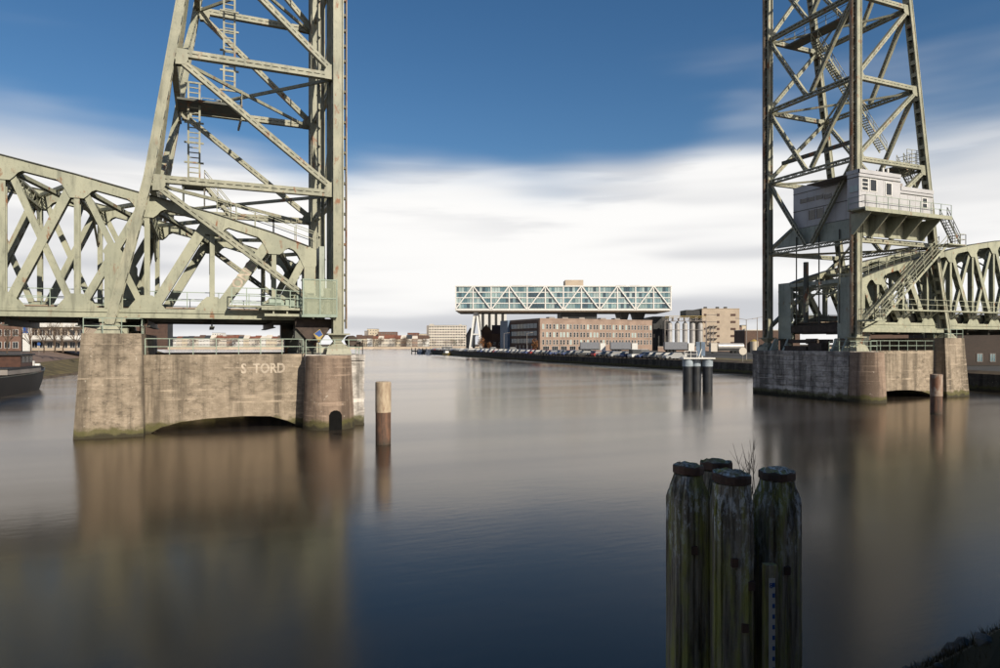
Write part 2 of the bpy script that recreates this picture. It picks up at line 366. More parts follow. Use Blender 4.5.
def strip_land(name, line, bands, mats, inland):
    """banked land: line = shore polyline on the site grid, bands = [(offset inland, z)], then flat to a far edge"""
    P = [Vector((x, y)) for x, y in line]; nrm = []
    for i in range(len(P)):
        d = (P[min(i + 1, len(P) - 1)] - P[max(i - 1, 0)]).normalized(); nn = Vector((d.y, -d.x)); nrm.append(nn * inland)
    rows = [[P[i] + nrm[i] * o for i in range(len(P))] for o, z in bands]
    for k in range(len(bands) - 1):
        mb = MB()
        for i in range(len(P) - 1):
            a, b = rows[k][i], rows[k][i + 1]; c, d = rows[k + 1][i + 1], rows[k + 1][i]
            z0, z1 = bands[k][1], bands[k + 1][1]
            mb.add([(*G(*a), z0), (*G(*b), z0), (*G(*c), z1), (*G(*d), z1)], [(0, 1, 2, 3)])
        struct(name[k], mb, mats[k])

# right-hand quay that runs down the harbour to the glass bridge building
QL = [(84, 38), (70, 62), (60, 80), (58.5, 95), (47.8, 128), (42.4, 150.6), (16.1, 217.5), (-10, 296), (-35, 371), (-51.8, 421), (-40, 440), (60, 470), (420, 520)]
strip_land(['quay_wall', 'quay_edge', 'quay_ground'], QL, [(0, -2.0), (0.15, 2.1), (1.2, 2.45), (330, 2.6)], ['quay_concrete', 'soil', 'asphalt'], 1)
strip_land(['quay_lawn'], [(58.7, 93), (48, 127.5), (42.6, 150), (16.2, 217), (-10, 295)], [(1.3, 2.47), (8.0, 2.62)], ['grass'], 1)
# left bank: grass slope, brick embankment, street
LB = [(-30, -20), (-44, 34), (-56, 62), (-70, 94), (-75.7, 112), (-81, 130), (-121, 220), (-160, 312), (-199, 403), (-330, 430), (-700, 440)]
strip_land(['shore', 'bank_slope', 'embankment', 'street'], LB, [(0, -1.0), (0.6, 0.35), (7.5, 2.2), (15, 3.9), (420, 4.0)], ['soil', 'grass', 'paving_brick', 'asphalt'], -1)
# far shore closing the view
FS = [(-1500, 700), (-700, 715), (-300, 745), (-150, 800), (40, 815), (500, 760), (1500, 700)]
strip_land(['far_quay_wall', 'far_shore'], FS, [(0, -1.0), (0.5, 2.4), (4000, 3.0)], ['beige_concrete', 'soil'], -1)

# ------------------------------------------------------------------ the lift bridge
W = 11.9                       # distance between the two truss planes
UL, UR = 0.0, 52.6             # channel-side posts of the two towers
ZL = [7.2, 16.55, 24.95, 33.35, 41.85, 50.2]
def legu(z): return 14.25 - (z - 7.2) * (2.15 / 9.35) if z < 16.55 else 12.1 - 0.16 * (z - 16.55)
def mapper(U0, s): return lambda p: (U0 + s * p[0], p[1], p[2])

def railing(mb, pts, h=1.1, step=1.8, rails=(1.0, 0.52), t=0.05):
    pts = [Vector(p) for p in pts]
    for a, b in zip(pts[:-1], pts[1:]):
        n = max(1, round((b - a).length / step))
        for i in range(n + 1):
            p = a.lerp(b, i / n); mb.beam(p, p + Vector((0, 0, h)), t, t)
        for r in rails: mb.beam(a + Vector((0, 0, h * r)), b + Vector((0, 0, h * r)), t * 0.9, t * 0.9, (0, 0, 1))
    return mb
def stair(mb, p, q, width, side, step=0.32, hand=True):
    p, q, sd_ = Vector(p), Vector(q), Vector(side).normalized()
    for k in (-1, 1): mb.beam(p + sd_ * (k * width / 2), q + sd_ * (k * width / 2), 0.24, 0.05, sd_)
    n = max(3, int((q - p).length / step))
    for i in range(1, n):
        c = p.lerp(q, i / n); d = Vector((q.x - p.x, q.y - p.y, 0)).normalized() * 0.12
        mb.hexa([c - sd_ * width / 2 - d, c + sd_ * width / 2 - d, c + sd_ * width / 2 + d, c - sd_ * width / 2 + d], [c - sd_ * width / 2 - d + Vector((0, 0, .03)), c + sd_ * width / 2 - d + Vector((0, 0, .03)), c + sd_ * width / 2 + d + Vector((0, 0, .03)), c - sd_ * width / 2 + d + Vector((0, 0, .03))])
    if hand:
        up = Vector((0, 0, 1.0))
        for k in (-1, 1):
            o = sd_ * (k * width / 2)
            for f in (1.0, 0.5): mb.beam(p + o + up * f, q + o + up * f, 0.05, 0.05, sd_)
            m = max(2, int((q - p).length / 1.5))
            for i in range(m + 1): c = p.lerp(q, i / m) + o; mb.beam(c, c + up, 0.05, 0.05)
    return mb
def ladder(mb, p, q, width, side, step=0.35, outrig=1.4):
    p, q, sd_ = Vector(p), Vector(q), Vector(side).normalized(); a = (q - p)
    for k in (-1, 1): mb.beam(p + sd_ * (k * width / 2), q + sd_ * (k * width / 2), 0.13, 0.13, sd_)
    n = int(a.length / step)
    for i in range(1, n): c = p.lerp(q, i / n); mb.beam(c - sd_ * width / 2, c + sd_ * width / 2, 0.07, 0.07)
    m = int(a.length / outrig)
    for i in range(m + 1): c = p.lerp(q, i / max(1, m)); mb.beam(c - sd_ * (width / 2 + .28), c + sd_ * (width / 2 + .28), 0.12, 0.12)
    return mb

def tower(s, U0, label):
    root = thing('bridge_tower', label, 'tower', (U0, 0, 5.05), world_parts=True)
    M = mapper(U0, s); flip = s < 0
    def part(name, mb, mat='tower_steel', parent=root, smooth=False): return mb.xf(M, flip).build(name, mat, parent, smooth)
    top = 51.0
    for v0 in (0.0, W):
        # channel-side post: two side plates, recessed web, battens
        mb = MB()
        for k in (-1, 1): mb.box(-0.30, 0.34, v0 + k * 0.36 - 0.05, v0 + k * 0.36 + 0.05, 6.5, top)
        mb.box(-0.03, 0.03, v0 - 0.31, v0 + 0.31, 6.5, top)
        for k in (-1, 1):
            for e in (-0.30, 0.34): mb.box(e - 0.05, e + 0.05, v0 + k * 0.36 - 0.13, v0 + k * 0.36 + 0.09, 6.5, top)
        z = 7.0
        while z < top: mb.box(0.29, 0.345, v0 - 0.31, v0 + 0.31, z, z + 0.35); mb.box(-0.305, -0.26, v0 - 0.31, v0 + 0.31, z + .5, z + 0.72); z += 1.15
        p = part('post', mb)
        mb = MB(); mb.box(-0.66, -0.54, v0 - 0.09, v0 + 0.09, 6.9, top); mb.box(-0.60, -0.57, v0 - 0.2, v0 + 0.2, 6.9, top)
        part('guide_rail', mb, 'rusty_rail', p)
        mb = MB(); z = 7.4
        while z < top: mb.box(-0.54, -0.30, v0 - 0.16, v0 + 0.16, z, z + 0.16); z += 1.1
        part('rail_bracket', mb, 'dark_steel', p)['kind'] = 'stuff'
        # hourglass casting the post stands on
        mb = MB()
        mb.hexa([(-.85, v0 - .85, 5.05), (.95, v0 - .85, 5.05), (.95, v0 + .85, 5.05), (-.85, v0 + .85, 5.05)], [(-.75, v0 - .75, 5.45), (.85, v0 - .75, 5.45), (.85, v0 + .75, 5.45), (-.75, v0 + .75, 5.45)])
        mb.hexa([(-.6, v0 - .6, 5.45), (.7, v0 - .6, 5.45), (.7, v0 + .6, 5.45), (-.6, v0 + .6, 5.45)], [(-.22, v0 - .22, 6.0), (.3, v0 - .22, 6.0), (.3, v0 + .22, 6.0), (-.22, v0 + .22, 6.0)])
        mb.hexa([(-.22, v0 - .22, 6.0), (.3, v0 - .22, 6.0), (.3, v0 + .22, 6.0), (-.22, v0 + .22, 6.0)], [(-.55, v0 - .55, 6.45), (.6, v0 - .55, 6.45), (.6, v0 + .55, 6.45), (-.55, v0 + .55, 6.45)])
        for k in (-.65, -.3, .3, .65): mb.hexa([(-.8, v0 + k - .05, 5.45), (.9, v0 + k - .05, 5.45), (.9, v0 + k + .05, 5.45), (-.8, v0 + k + .05, 5.45)], [(-.4, v0 + k - .05, 5.75), (.5, v0 + k - .05, 5.75), (.5, v0 + k + .05, 5.75), (-.4, v0 + k + .05, 5.75)])
        mb.box(-.75, .8, v0 - .7, v0 + .7, 6.45, 6.55)
        part('post_foot', mb)
        # raking back leg in two straight lengths
        mb = MB()
        for za, zb in ((6.9, 16.55), (16.55, top)):
            a, b = Vector((legu(max(za, 7.2)) + (0.07 if za < 7 else 0), v0, za)), Vector((legu(zb), v0, zb)); ax = (b - a).normalized(); t = ax.cross(Vector((0, 1, 0)))
            if t.x < 0: t = -t
            for k in (-1, 1): mb.beam(a + Vector((0, k * 0.30, 0)), b + Vector((0, k * 0.30, 0)), 0.50, 0.08)
            mb.beam(a + t * 0.25, b + t * 0.25, 0.05, 0.70)
            n = int((b - a).length / 1.25)
            for i in range(n):
                c = a.lerp(b, (i + .25) / n); mb.beam(c - t * 0.23, c - t * 0.23 + ax * 0.42, 0.05, 0.56)
            for k in (-1, 1):
                for e in (-1, 1): mb.beam(a + t * (e * 0.22) + Vector((0, k * 0.36, 0)), b + t * (e * 0.22) + Vector((0, k * 0.36, 0)), 0.09, 0.05)
        part('back_leg', mb)
        mb = MB(); c = 14.3
        mb.hexa([(c - .8, v0 - .7, 6.46), (c + .8, v0 - .7, 6.46), (c + .8, v0 + .7, 6.46), (c - .8, v0 + .7, 6.46)], [(c - .45, v0 - .45, 6.92), (c + .45, v0 - .45, 6.92), (c + .45, v0 + .45, 6.92), (c - .45, v0 + .45, 6.92)])
        part('leg_shoe', mb)
        # side face: level struts and one raking diagonal in each storey
        for k in range(1, 6):
            z = ZL[k]; a = (0.36, v0, z); b = (legu(z) - 0.3, v0, z)
            part('strut', MB().lace(a, b, 0.48, 0.44, (0, 1, 0), 0.07, 0.55, 0.21))
            zt = ZL[k] - 0.25; zb = ZL[k - 1] + (0.35 if k > 1 else 0.55)
            part('diagonal', MB().lace((legu(zt) - 0.25, v0, zt), (0.32, v0, zb), 0.39, 0.40, (0, 1, 0), 0.07, 0.5, 0.17))
            for j in (-1, 1):
                y0 = v0 + j * 0.20; e = 0.025 * j
                lu = legu(z)
                part('gusset_plate', MB().prism([(lu - .3, y0, z + .26), (lu - .95, y0, z + .26), (lu - 1.0, y0, z - .42), (lu - .8, y0, z - .75), (lu - .22, y0, z - .8)], (0, e, 0)))
                part('gusset_plate', MB().prism([(.33, y0, z - .26), (.9, y0, z - .26), (1.0, y0, z + .25), (.75, y0, z + .7), (.33, y0, z + .85)], (0, e, 0)))
    for ua, zlist, nm in ((lambda z: 0.05, ZL, 'channel'), (lambda z: legu(z) - 0.05, ZL, 'back')):
        for k in range(1, 6):
            z = ZL[k]; u = ua(z)
            part('cross_strut', MB().lace((u, 0.42, z), (u, W - 0.42, z), 0.5, 0.42, (1, 0, 0), 0.07, 0.55, 0.14))
            if k < 5:
                z2 = ZL[k + 1] - 0.3; u2 = ua(z2)
                for v0, e in ((0.35, -0.12), (W - 0.35, 0.12)):
                    part('sway_brace', MB().lace((u2, v0, z2), (u, W / 2 + e * 3, z + 0.28), 0.44, 0.36, (1, 0, 0), 0.065, 0.45, 0.12))
    # level bracing seen from below
    for k in range(1, 6):
        z = ZL[k] - 0.05; lu = legu(z)
        part('level_brace', MB().beam((0.4, 0.4, z), (lu - .4, W - .4, z), 0.16, 0.22, (0, 0, 1)))
        part('level_brace', MB().beam((0.4, W - .4, z - .24), (lu - .4, .4, z - .24), 0.16, 0.22, (0, 0, 1)))
    return root, part
TL, partL = tower(-1, UL, 'green steel lift tower on the left pier with ladders inside')
TR, partR = tower(1, UR, 'green steel lift tower on the right carrying the pale machine house')

# ---- ladders and catwalk inside the left tower
partL('ladder', ladder(MB(), (7.1, 5.0, 24.7), (7.1, 5.0, 35.0), 0.75, (1, 0, 0)))
partL('ladder', ladder(MB(), (9.5, 5.0, 17.6), (9.5, 5.0, 24.9), 0.75, (1, 0, 0)))
mb = MB(); mb.box(6.2, 10.6, 4.3, 7.2, 23.35, 23.5); mb.beam((6.2, 7.2, 23.3), (6.2, W, 23.9), .15, .2); mb.beam((10.6, 7.2, 23.3), (10.6, W, 23.9), .15, .2)
p = partL('platform', mb, 'dark_steel'); partL('railing', railing(MB(), [(9.0, 7.15, 23.5), (6.25, 7.15, 23.5), (6.25, 4.35, 23.5)]), 'tower_steel', p)
mb = MB(); mb.box(8.7, 10.3, 4.2, 5.8, 17.2, 17.5); 
for x in (8.8, 10.2): mb.beam((x, 4.4, 16.0), (x, 4.4, 17.2), .1, .1); mb.beam((x, 5.6, 16.0), (x, 5.6, 17.2), .1, .1)
partL('platform', mb, 'dark_steel')
partL('stair_flight', stair(MB(), (8.8, 5.0, 17.5), (7.0, 5.0, 15.3), 0.8, (0, 1, 0)))
mb = MB()
for i in range(14): mb.box(0.45 + i * .07, 0.5 + i * .07, 3.0, 3.05, 8.5, 9)
for v in (2.0, 2.7): mb.cyl((0.7, v, 8), (0.7, v, 51), 0.06, 6)
for v in (3.4, 7.5, 9.4): mb.cyl((-0.25, v, 8), (-0.25, v, 51), 0.05, 6)
partL('cable_pipe', mb)
for v in (1.35, W - 1.5): partL('cable_column', MB().lace((.25, v, 8.2), (.25, v, 51), .85, .5, (1, 0, 0), .07, .75, .11))
mb = ladder(MB(), (1.05, 2.0, 8.4), (1.05, 2.0, 51), 0.6, (0, 1, 0), 0.4, 1.3)
partL('ladder', mb)
# machinery balcony and screened cage at the foot of the left tower
mb = MB(); mb.box(2.3, 5.2, -0.3, 1.0, 8.15, 8.3); mb.box(2.5, 5.0, -0.2, 0.4, 7.72, 7.9); mb.box(3.4, 7.3, -0.2, .45, 8.32, 8.45)
for x in (2.6, 3.5, 4.4): mb.beam((x, -.1, 7.9), (x, -.1, 8.15), .1, .1)
p = partL('machinery_balcony', mb, 'green_steel')
partL('railing', railing(MB(), [(7.1, -.18, 8.45), (5.2, -.18, 8.45), (2.35, -.22, 8.3)], 1.15, 1.0, (1.0, .55, .1), .06), 'rail_paint', p)
mb = MB(); mb.box(3.0, 3.6, -.1, .35, 8.3, 8.95); mb.cyl((3.9, .1, 8.7), (4.7, .1, 8.7), .3, 10); mb.box(2.5, 2.85, -.05, .3, 8.3, 9.4); mb.cyl((4.1, -.1, 8.55), (4.1, .4, 8.55), .42, 12)
partL('winch', mb, 'rail_paint', p)
mb = MB()
for x in (0.2, 1.35, 2.5):
    for y in (-.75, ): mb.beam((x, y, 7.8), (x, y, 10.35), .09, .09)
for z in (7.85, 9.0, 10.3): mb.beam((0.2, -.75, z), (2.5, -.75, z), .08, .08, (0, 0, 1))
for z in (7.85, 10.3): mb.beam((2.5, -.75, z), (2.5, .2, z), .08, .08, (0, 0, 1))
mb.box(0.15, 2.6, -.8, .3, 7.68, 7.82)
p = partL('cage_frame', mb, 'rail_paint')
for x0, x1 in ((0.25, 1.3), (1.4, 2.45)):
    mb = MB(); mb.box(x0, x1, -.755, -.745, 7.9, 10.26); partL('mesh_panel', mb, 'wire_mesh', p)
mb = MB(); mb.cyl((.8, -.25, 7.82), (.8, -.25, 9.6), .22, 10); mb.box(1.5, 2.2, -.5, 0, 7.82, 9.2); mb.box(.55, 1.0, -.45, -.05, 9.6, 9.75)
partL('cabinet', mb, 'green_steel', p)
mb = MB(); mb.box(.4, 2.9, .3, 1.4, 6.9, 7.6); mb.prism([(.5, .3, 6.9), (2.8, .3, 6.9), (1.9, .3, 5.9), (1.2, .3, 5.9)], (0, .9, 0)); mb.cyl((-.95, -.55, 6.05), (-.95, .55, 6.05), .36, 14); mb.cyl((-1.5, -.25, 5.75), (-1.5, .5, 5.75), .24, 12)
partL('hinge_block', mb, 'track_dark')

# ------------------------------------------------------------------ the fixed truss spans
NU = [1.9, 4.3, 8.3, 12.25, 16.2, 20.1, 24.0, 27.9, 31.8]
NZ = [12.80, 13.62, 14.72, 15.62, 16.55, 17.35, 17.95, 18.3, 18.5]      # upper edge of the top chord
def span(s, U0, label, ext):
    root = thing('truss_span', label, 'bridge', (U0 + s * 14.2, 0, 7.0), world_parts=True)
    M = mapper(U0, s); flip = s < 0
    def part(name, mb, mat='green_steel', parent=root): return mb.xf(M, flip).build(name, mat, parent)
    n = len(NU)
    for v0 in (0.98, W - 0.98):
        side = (0, 1, 0)
        for i in range(n - 1):
            a, b = (NU[i], v0, NZ[i] - .34), (NU[i + 1], v0, NZ[i + 1] - .34)
            mb = MB().beam(a, b, 0.62, 0.62); p = part('top_chord', mb)
            part('cover_plate', MB().beam((a[0], v0, a[2] + .34), (b[0], v0, b[2] + .34), 0.05, 0.80), 'dark_steel', p)
            mb = MB().box(NU[i], NU[i + 1], v0 - .31, v0 + .31, 7.58, 8.12); p = part('bottom_chord', mb)
            mb = MB().box(NU[i], NU[i + 1], v0 - .42, v0 + .42, 7.50, 7.575); mb.box(NU[i], NU[i + 1], v0 - .38, v0 + .38, 7.86, 7.90); part('flange', mb, 'green_steel', p)
        def zt(i): return NZ[i] - .6
        for i in range(1, n):
            mb = MB(); u = NU[i]
            for k in (-1, 1): mb.box(u - .155, u + .155, v0 + k * .22 - .04, v0 + k * .22 + .04, 8.1, zt(i))
            mb.box(u - .025, u + .025, v0 - .2, v0 + .2, 8.1, zt(i))
            part('vertical', mb)
        mb = MB(); mb.box(NU[0] - .35, NU[0] + .35, v0 - .31, v0 + .31, 7.6, zt(0) + .4); part('end_post', mb)
        def diag(i0, z0, i1, z1, w, inset=0.0):
            a, b = Vector((i0, v0, z0)), Vector((i1, v0, z1)); mb = MB()
            ax = (b - a).normalized(); t = ax.cross(Vector((0, 1, 0)))
            for k in (-1, 1): mb.beam(a + Vector((0, k * (.24 - inset), 0)), b + Vector((0, k * (.24 - inset), 0)), w, .07)
            mb.beam(a, b, .06, .42 - 2 * inset)
            m = int((b - a).length / .9)
            for q in range(m):
                c = a.lerp(b, (q + .3) / m)
                for e in (-1, 1): mb.beam(c + t * (e * (w / 2 - .03)), c + t * (e * (w / 2 - .03)) + ax * .45, .03, .42 - 2 * inset)
            return part('diagonal', mb)
        for i in (1, 2):                                   # single raking diagonals near the tower
            diag(NU[i + 1] - .45, 8.3, NU[i] + .35, zt(i) - .1, .64)
        diag(NU[1] - .3, 8.3, NU[0] + .3, zt(0) - .2, .5)
        for i in range(3, n - 1):                          # crossed panels
            diag(NU[i + 1] - .3, 8.3, NU[i] + .3, zt(i) - .15, .52 if i != 3 else .46)
            diag(NU[i] + .3, 8.3, NU[i + 1] - .3, zt(i + 1) - .15, .37, .085)
            um = (NU[i] + NU[i + 1]) / 2; zm = (8.3 + zt(i)) / 2 + .1
            for k in ((-1, 1) if i == 3 else ()): part('gusset_plate', MB().prism([(um - .55, v0 + k * .30, zm), (um - .25, v0 + k * .30, zm - .55), (um + .25, v0 + k * .30, zm - .55), (um + .55, v0 + k * .30, zm), (um + .25, v0 + k * .30, zm + .55), (um - .25, v0 + k * .30, zm + .55)], (0, .012 * k, 0)))
            if i == 3:                                     # bearing post over the back pier
                mb = MB()
                for k in (-1, 1): mb.box(um - .55, um + .45, v0 + k * .27 - .05, v0 + k * .27 + .05, 8.1, zm)
                mb.box(um - .5, um - .42, v0 - .35, v0 + .35, 8.1, zm - .3); mb.box(um + .3, um + .38, v0 - .35, v0 + .35, 8.1, zm - .3)
                part('bearing_post', mb)
        for i in range(n):                                 # node plates with cut corners
            u = NU[i]
            for k in (-1, 1):
                y = v0 + k * .312; e = (0, .010 * k, 0)
                slope = ((NZ[min(i + 1, n - 1)] - NZ[max(i - 1, 0)]) / (NU[min(i + 1, n - 1)] - NU[max(i - 1, 0)]))
                wl = 1.15 if i else .5; zb = NZ[i]
                part('gusset_plate', MB().prism([(u - wl, y, 8.0), (u + 1.15, y, 8.0), (u + 1.02, y, 8.22), (u + .88, y, 8.42), (u + .62, y, 8.75), (u + .32, y, 9.0), (u - .32, y, 9.0), (u - min(wl, .62), y, 8.75), (u - min(wl, .88), y, 8.42), (u - min(wl, 1.02), y, 8.22)], e))
                part('gusset_plate', MB().prism([(u - min(wl, .38), y, zb - 1.5), (u + .38, y, zb - 1.5), (u + .62, y, zb - 1.15 + slope * .6), (u + .82, y, zb - .85 + slope * .8), (u + 1.02, y, zb - .70 + slope), (u + 1.25, y, zb - .63 + slope * 1.25), (u + 1.25, y, zb - .06 + slope * 1.25), (u - wl, y, zb - .06 - slope * wl), (u - wl, y, zb - .63 - slope * wl), (u - min(wl, 1.02), y, zb - .70 - slope), (u - min(wl, .82), y, zb - .85 - slope * .8), (u - min(wl, .62), y, zb - 1.15 - slope * .6)], e))
    # cross frames with knee plates, lateral bracing, floor
    va, vb = 1.3, W - 1.3
    for i in range(n):
        u, z = NU[i], NZ[i]
        part('cross_frame', MB().lace((u, va, z - 1.0), (u, vb, z - 1.0), 0.95, 0.3, (1, 0, 0), .08, .9, .16))
        for e, v1 in ((1, va), (-1, vb)):
            mb = MB().prism([(u - .04, v1, z - .5), (u - .04, v1 + e * 1.9, z - 1.45), (u - .04, v1 + e * .8, z - 1.75), (u - .04, v1 + e * .35, z - 2.3), (u - .04, v1 + e * .2, z - 3.0), (u - .04, v1, z - 3.0)], (.08, 0, 0)); part('knee_plate', mb)
        mb = MB().box(u - .16, u + .16, va, vb, 6.95, 7.02); mb.box(u - .03, u + .03, va, vb, 7.0, 7.95); mb.box(u - .16, u + .16, va, vb, 7.95, 8.0); part('floor_beam', mb, 'dark_steel')
        if i < n - 1:
            u2, z2 = NU[i + 1], NZ[i + 1]
            part('lateral_brace', MB().lace((u + .2, va, z - .45), (u2 - .2, vb, z2 - .45), .34, .24, (0, 0, 1), .05, .5, .10))
            part('lateral_brace', MB().lace((u + .2, vb, z - .75), (u2 - .2, va, z2 - .75), .34, .24, (0, 0, 1), .05, .5, .10))
            um = (u + u2) / 2; zm_ = (z + z2) / 2
            part('sway_strut', MB().beam((u + .1, va, z - 3.2), (u + .1, va + 2.4, z - 1.5), .14, .14)); part('sway_strut', MB().beam((u + .1, vb, z - 3.2), (u + .1, vb - 2.4, z - 1.5), .14, .14))
    for v in (2.6, 4.4, 7.5, 9.3): part('stringer', MB().box(NU[0], NU[-1], v - .12, v + .12, 7.35, 8.02), 'dark_steel')
    part('deck', MB().box(NU[0], NU[-1], 1.35, W - 1.35, 8.04, 8.2), 'track_dark')
    for v in (2.9, 4.35, 7.55, 9.0): part('track_rail', MB().box(NU[0], NU[-1], v - .04, v + .04, 8.2, 8.36), 'rusty_rail')
    for v in (1.9, W - 1.9):
        part('railing', railing(MB(), [(NU[0], v, 8.2), (NU[-1], v, 8.2)], 1.15, 2.0, (1.0, .5), .055), 'rail_paint')
    # bearings on the piers
    for v in (0.98, W - .98):
        mb = MB(); u = (NU[3] + NU[4]) / 2
        mb.box(u - .75, u + .75, v - .36, v + .6, 7.22, 7.5); mb.cyl((u - .3, v - .45, 7.0), (u - .3, v + .45, 7.0), .17, 12); mb.cyl((u + .3, v - .45, 7.0), (u + .3, v + .45, 7.0), .17, 12); mb.box(u - .85, u + .85, v - .28, v + .6, 6.46, 6.83)
        part('bearing', mb)
        mb = MB(); mb.box(1.4, 2.6, v - .4, v + .4, 5.06, 6.2); mb.box(1.2, 2.9, v - .45, v + .45, 6.2, 7.5); part('bearing', mb, 'dark_steel')
    # end portal facing the channel
    for v0, v1 in ((0.95, 2.8), (W - 2.8, W - 0.95)):
        mb = MB(); mb.box(.75, 1.15, v0, v1, 6.4, 12.0)
        mb.prism([(.75, v0, 12.0), (.75, v1, 12.0), (.75, v1 - .2 if v0 < 5 else v1, 12.9), (.75, v0 if v0 < 5 else v0 + .2, 12.9)], (.4, 0, 0))
        for z in (7.5, 9.0, 10.5, 11.9): mb.box(.70, .75, v0, v1, z, z + .1)
        part('portal_column', mb, 'portal_steel')
    part('portal_beam', MB().box(.8, 1.1, 2.6, W - 2.6, 12.35, 12.75), 'portal_steel')
    part('end_girder', MB().box(.8, 1.3, 2.6, W - 2.6, 7.1, 7.9), 'track_dark')
    return root, part
SL, spanL = span(-1, UL, 'green steel truss span left of the left lift tower, slogan sprayed on one diagonal', 0)
SR, spanR = span(1, UR, 'green steel truss span right of the right lift tower, with outer walkway', 0)
# catwalk rails on top of the near chords
for pt, sgn in ((spanL, 0), (spanR, 1)):
    pt('catwalk_railing', railing(MB(), [(NU[0] - .6, .7, NZ[0] - .1), (NU[1], .7, NZ[1] + .02), (NU[2] - .3, .7, NZ[2] - .05)] + ([(NU[3], .7, NZ[3] + .02)] if sgn else []), 1.1, 1.5, (1.0, .5), .05), 'green_steel')
    pt('catwalk_railing', railing(MB(), [(NU[0] - .6, 1.5, NZ[0] - .1), (NU[1], 1.5, NZ[1] + .02), (NU[2] - .3, 1.5, NZ[2] - .05)] + ([(NU[3], 1.5, NZ[3] + .02)] if sgn else []), 1.1, 1.5, (1.0, .5), .05), 'green_steel')
mb = MB(); mb.box(4.2, 31, -.45, .55, 9.35, 9.5); 
for u in NU[2:]: mb.beam((u, .6, 8.6), (u, -.35, 9.35), .1, .1, (1, 0, 0))
p = spanR('side_walkway', mb); spanR('railing', railing(MB(), [(4.2, -.42, 9.5), (31, -.42, 9.5)], 1.1, 1.6, (1.0, .5), .055), 'green_steel', p)
mb = MB(); mb.box(0.6, 13.7, -.15, .3, 7.05, 7.48); spanR('tie_beam', mb)
spanR('cable_duct', MB().box(3.0, 31, 1.5, 1.9, 8.22, 9.25), 'dark_steel'); spanR('cable_duct', MB().box(3.0, 31, W - 1.9, W - 1.5, 8.22, 9.25), 'dark_steel')
# slogan along the raking diagonal of the left span
me = text_mesh('ONG', 1.15, 'graffiti_white', 'graffiti', .03)
g_ = link('graffiti', me, SL)
a = Vector((UL - (NU[2] - .45), .98 - .285, 8.3)); b = Vector((UL - (NU[1] + .35), .98 - .285, NZ[1] - .7)); ax = (b - a).normalized()
pos = a.lerp(b, .30) - ax.cross(Vector((0, 1, 0))) * .30
g_.matrix_local = Matrix.Translation(pos - SL.location) @ Matrix.Rotation(-math.atan2(ax.z, ax.x), 4, 'Y') @ Matrix.Rotation(R(90), 4, 'X') @ Matrix.Diagonal((.78, .8, 1, 1))

# ------------------------------------------------------------------ right tower: stairs, machine house
partR('stair_flight', stair(MB(), (14.2 - 2.2, 5.9, 28.5), (0.9, 5.9, 39.6), 0.9, (0, 1, 0)))
partR('stair_flight', stair(MB(), (10.4, 1.2, 23.2), (8.4, 1.2, 25.6), 0.8, (0, 1, 0)))
mb = MB(); mb.box(8.0, 11.0, .5, 3.4, 25.2, 25.3); p = partR('platform', mb, 'dark_steel'); partR('railing', railing(MB(), [(8.6, .55, 25.3), (11.0, .55, 25.3), (11.0, 3.3, 25.3)], 1.7, .7, (1., .75, .5, .25), .05), 'tower_steel', p)
mb = MB(); mb.box(1.2, 1.55, 1.4, W - 1.0, 27.0, 27.4); partR('runway_beam', mb, 'dark_steel')
mb = MB(); mb.box(1.0, 2.6, 1.6, W - 1.5, 40.6, 40.8); p = partR('platform', mb, 'dark_steel'); partR('railing', railing(MB(), [(1.1, 1.7, 40.8), (1.1, W - 1.6, 40.8)], 1.1, 1.4), 'tower_steel', p)
mb = MB()
for v in (2.3, 4.9, 8.0): mb.cyl((.45, v, 8), (.45, v, 18), .07, 6)
mb.cyl((-.3, W - .9, 8), (-.3, W - .9, 51), .06, 6); mb.cyl((.6, 6.8, 8.2), (.6, 6.8, 15), .28, 10)
partR('cable_pipe', mb, 'dark_steel')
for v, in ((.9,), (2.2,), (8.7,), (10.6,)):
    mb = MB().prism([(-.9, v - .12, 5.06), (.3, v - .12, 5.06), (.3, v - .12, 6.4), (-.15, v - .12, 6.4)], (0, .24, 0)); partR('foot_rib', mb, 'portal_steel')
mb = MB(); mb.box(-.9, .3, 3.4, 5.2, 5.06, 5.9); mb.box(-.7, .5, 5.6, W - 3.2, 5.06, 5.6); mb.box(-.2, .6, 3.2, W - 3.0, 5.9, 6.3); mb.cyl((-.6, 4.2, 6.1), (-.6, 5.6, 6.1), .3, 12); partR('sill_girder', mb, 'track_dark')

MH = thing('machine_house', 'pale grey machine house with balcony bracketed onto the right lift tower', 'cabin', (UR, 0, 17.0), world_parts=True)
Mr = mapper(UR, 1)
def mh(name, mb, mat='cabin_paint', parent=MH): return mb.xf(Mr).build(name, mat, parent)
mh('front_wall', MB().box(-2.1, -1.9, -2.1, -.75, 19.3, 23.05)); mh('front_wall', MB().box(.52, .66, -.75, 8.5, 18.95, 23.6))
mh('side_wall', MB().box(-1.9, 3.85, -2.1, -2.0, 19.3, 23.05)); mh('side_wall', MB().box(3.85, 8.9, -2.1, -2.0, 19.3, 21.85))
mh('rear_wall', MB().box(8.8, 8.9, -2.0, 8.5, 19.3, 21.8)); mh('far_wall', MB().box(.66, 8.8, 8.4, 8.5, 18.95, 21.9)); mh('inner_wall', MB().box(3.75, 3.85, -2.0, 8.4, 21.85, 23.0))
mh('roof', MB().box(.5, 3.8, -.75, 8.55, 23.5, 23.62)); mh('far_wall', MB().box(.66, 3.75, 8.4, 8.5, 21.9, 23.5)); mh('roof', MB().box(-2.0, 3.8, -2.05, -.75, 22.9, 23.02)); mh('roof', MB().box(3.85, 8.85, -2.0, 8.45, 21.7, 21.82)); mh('return_wall', MB().box(-1.9, .52, -.85, -.75, 19.3, 22.95))
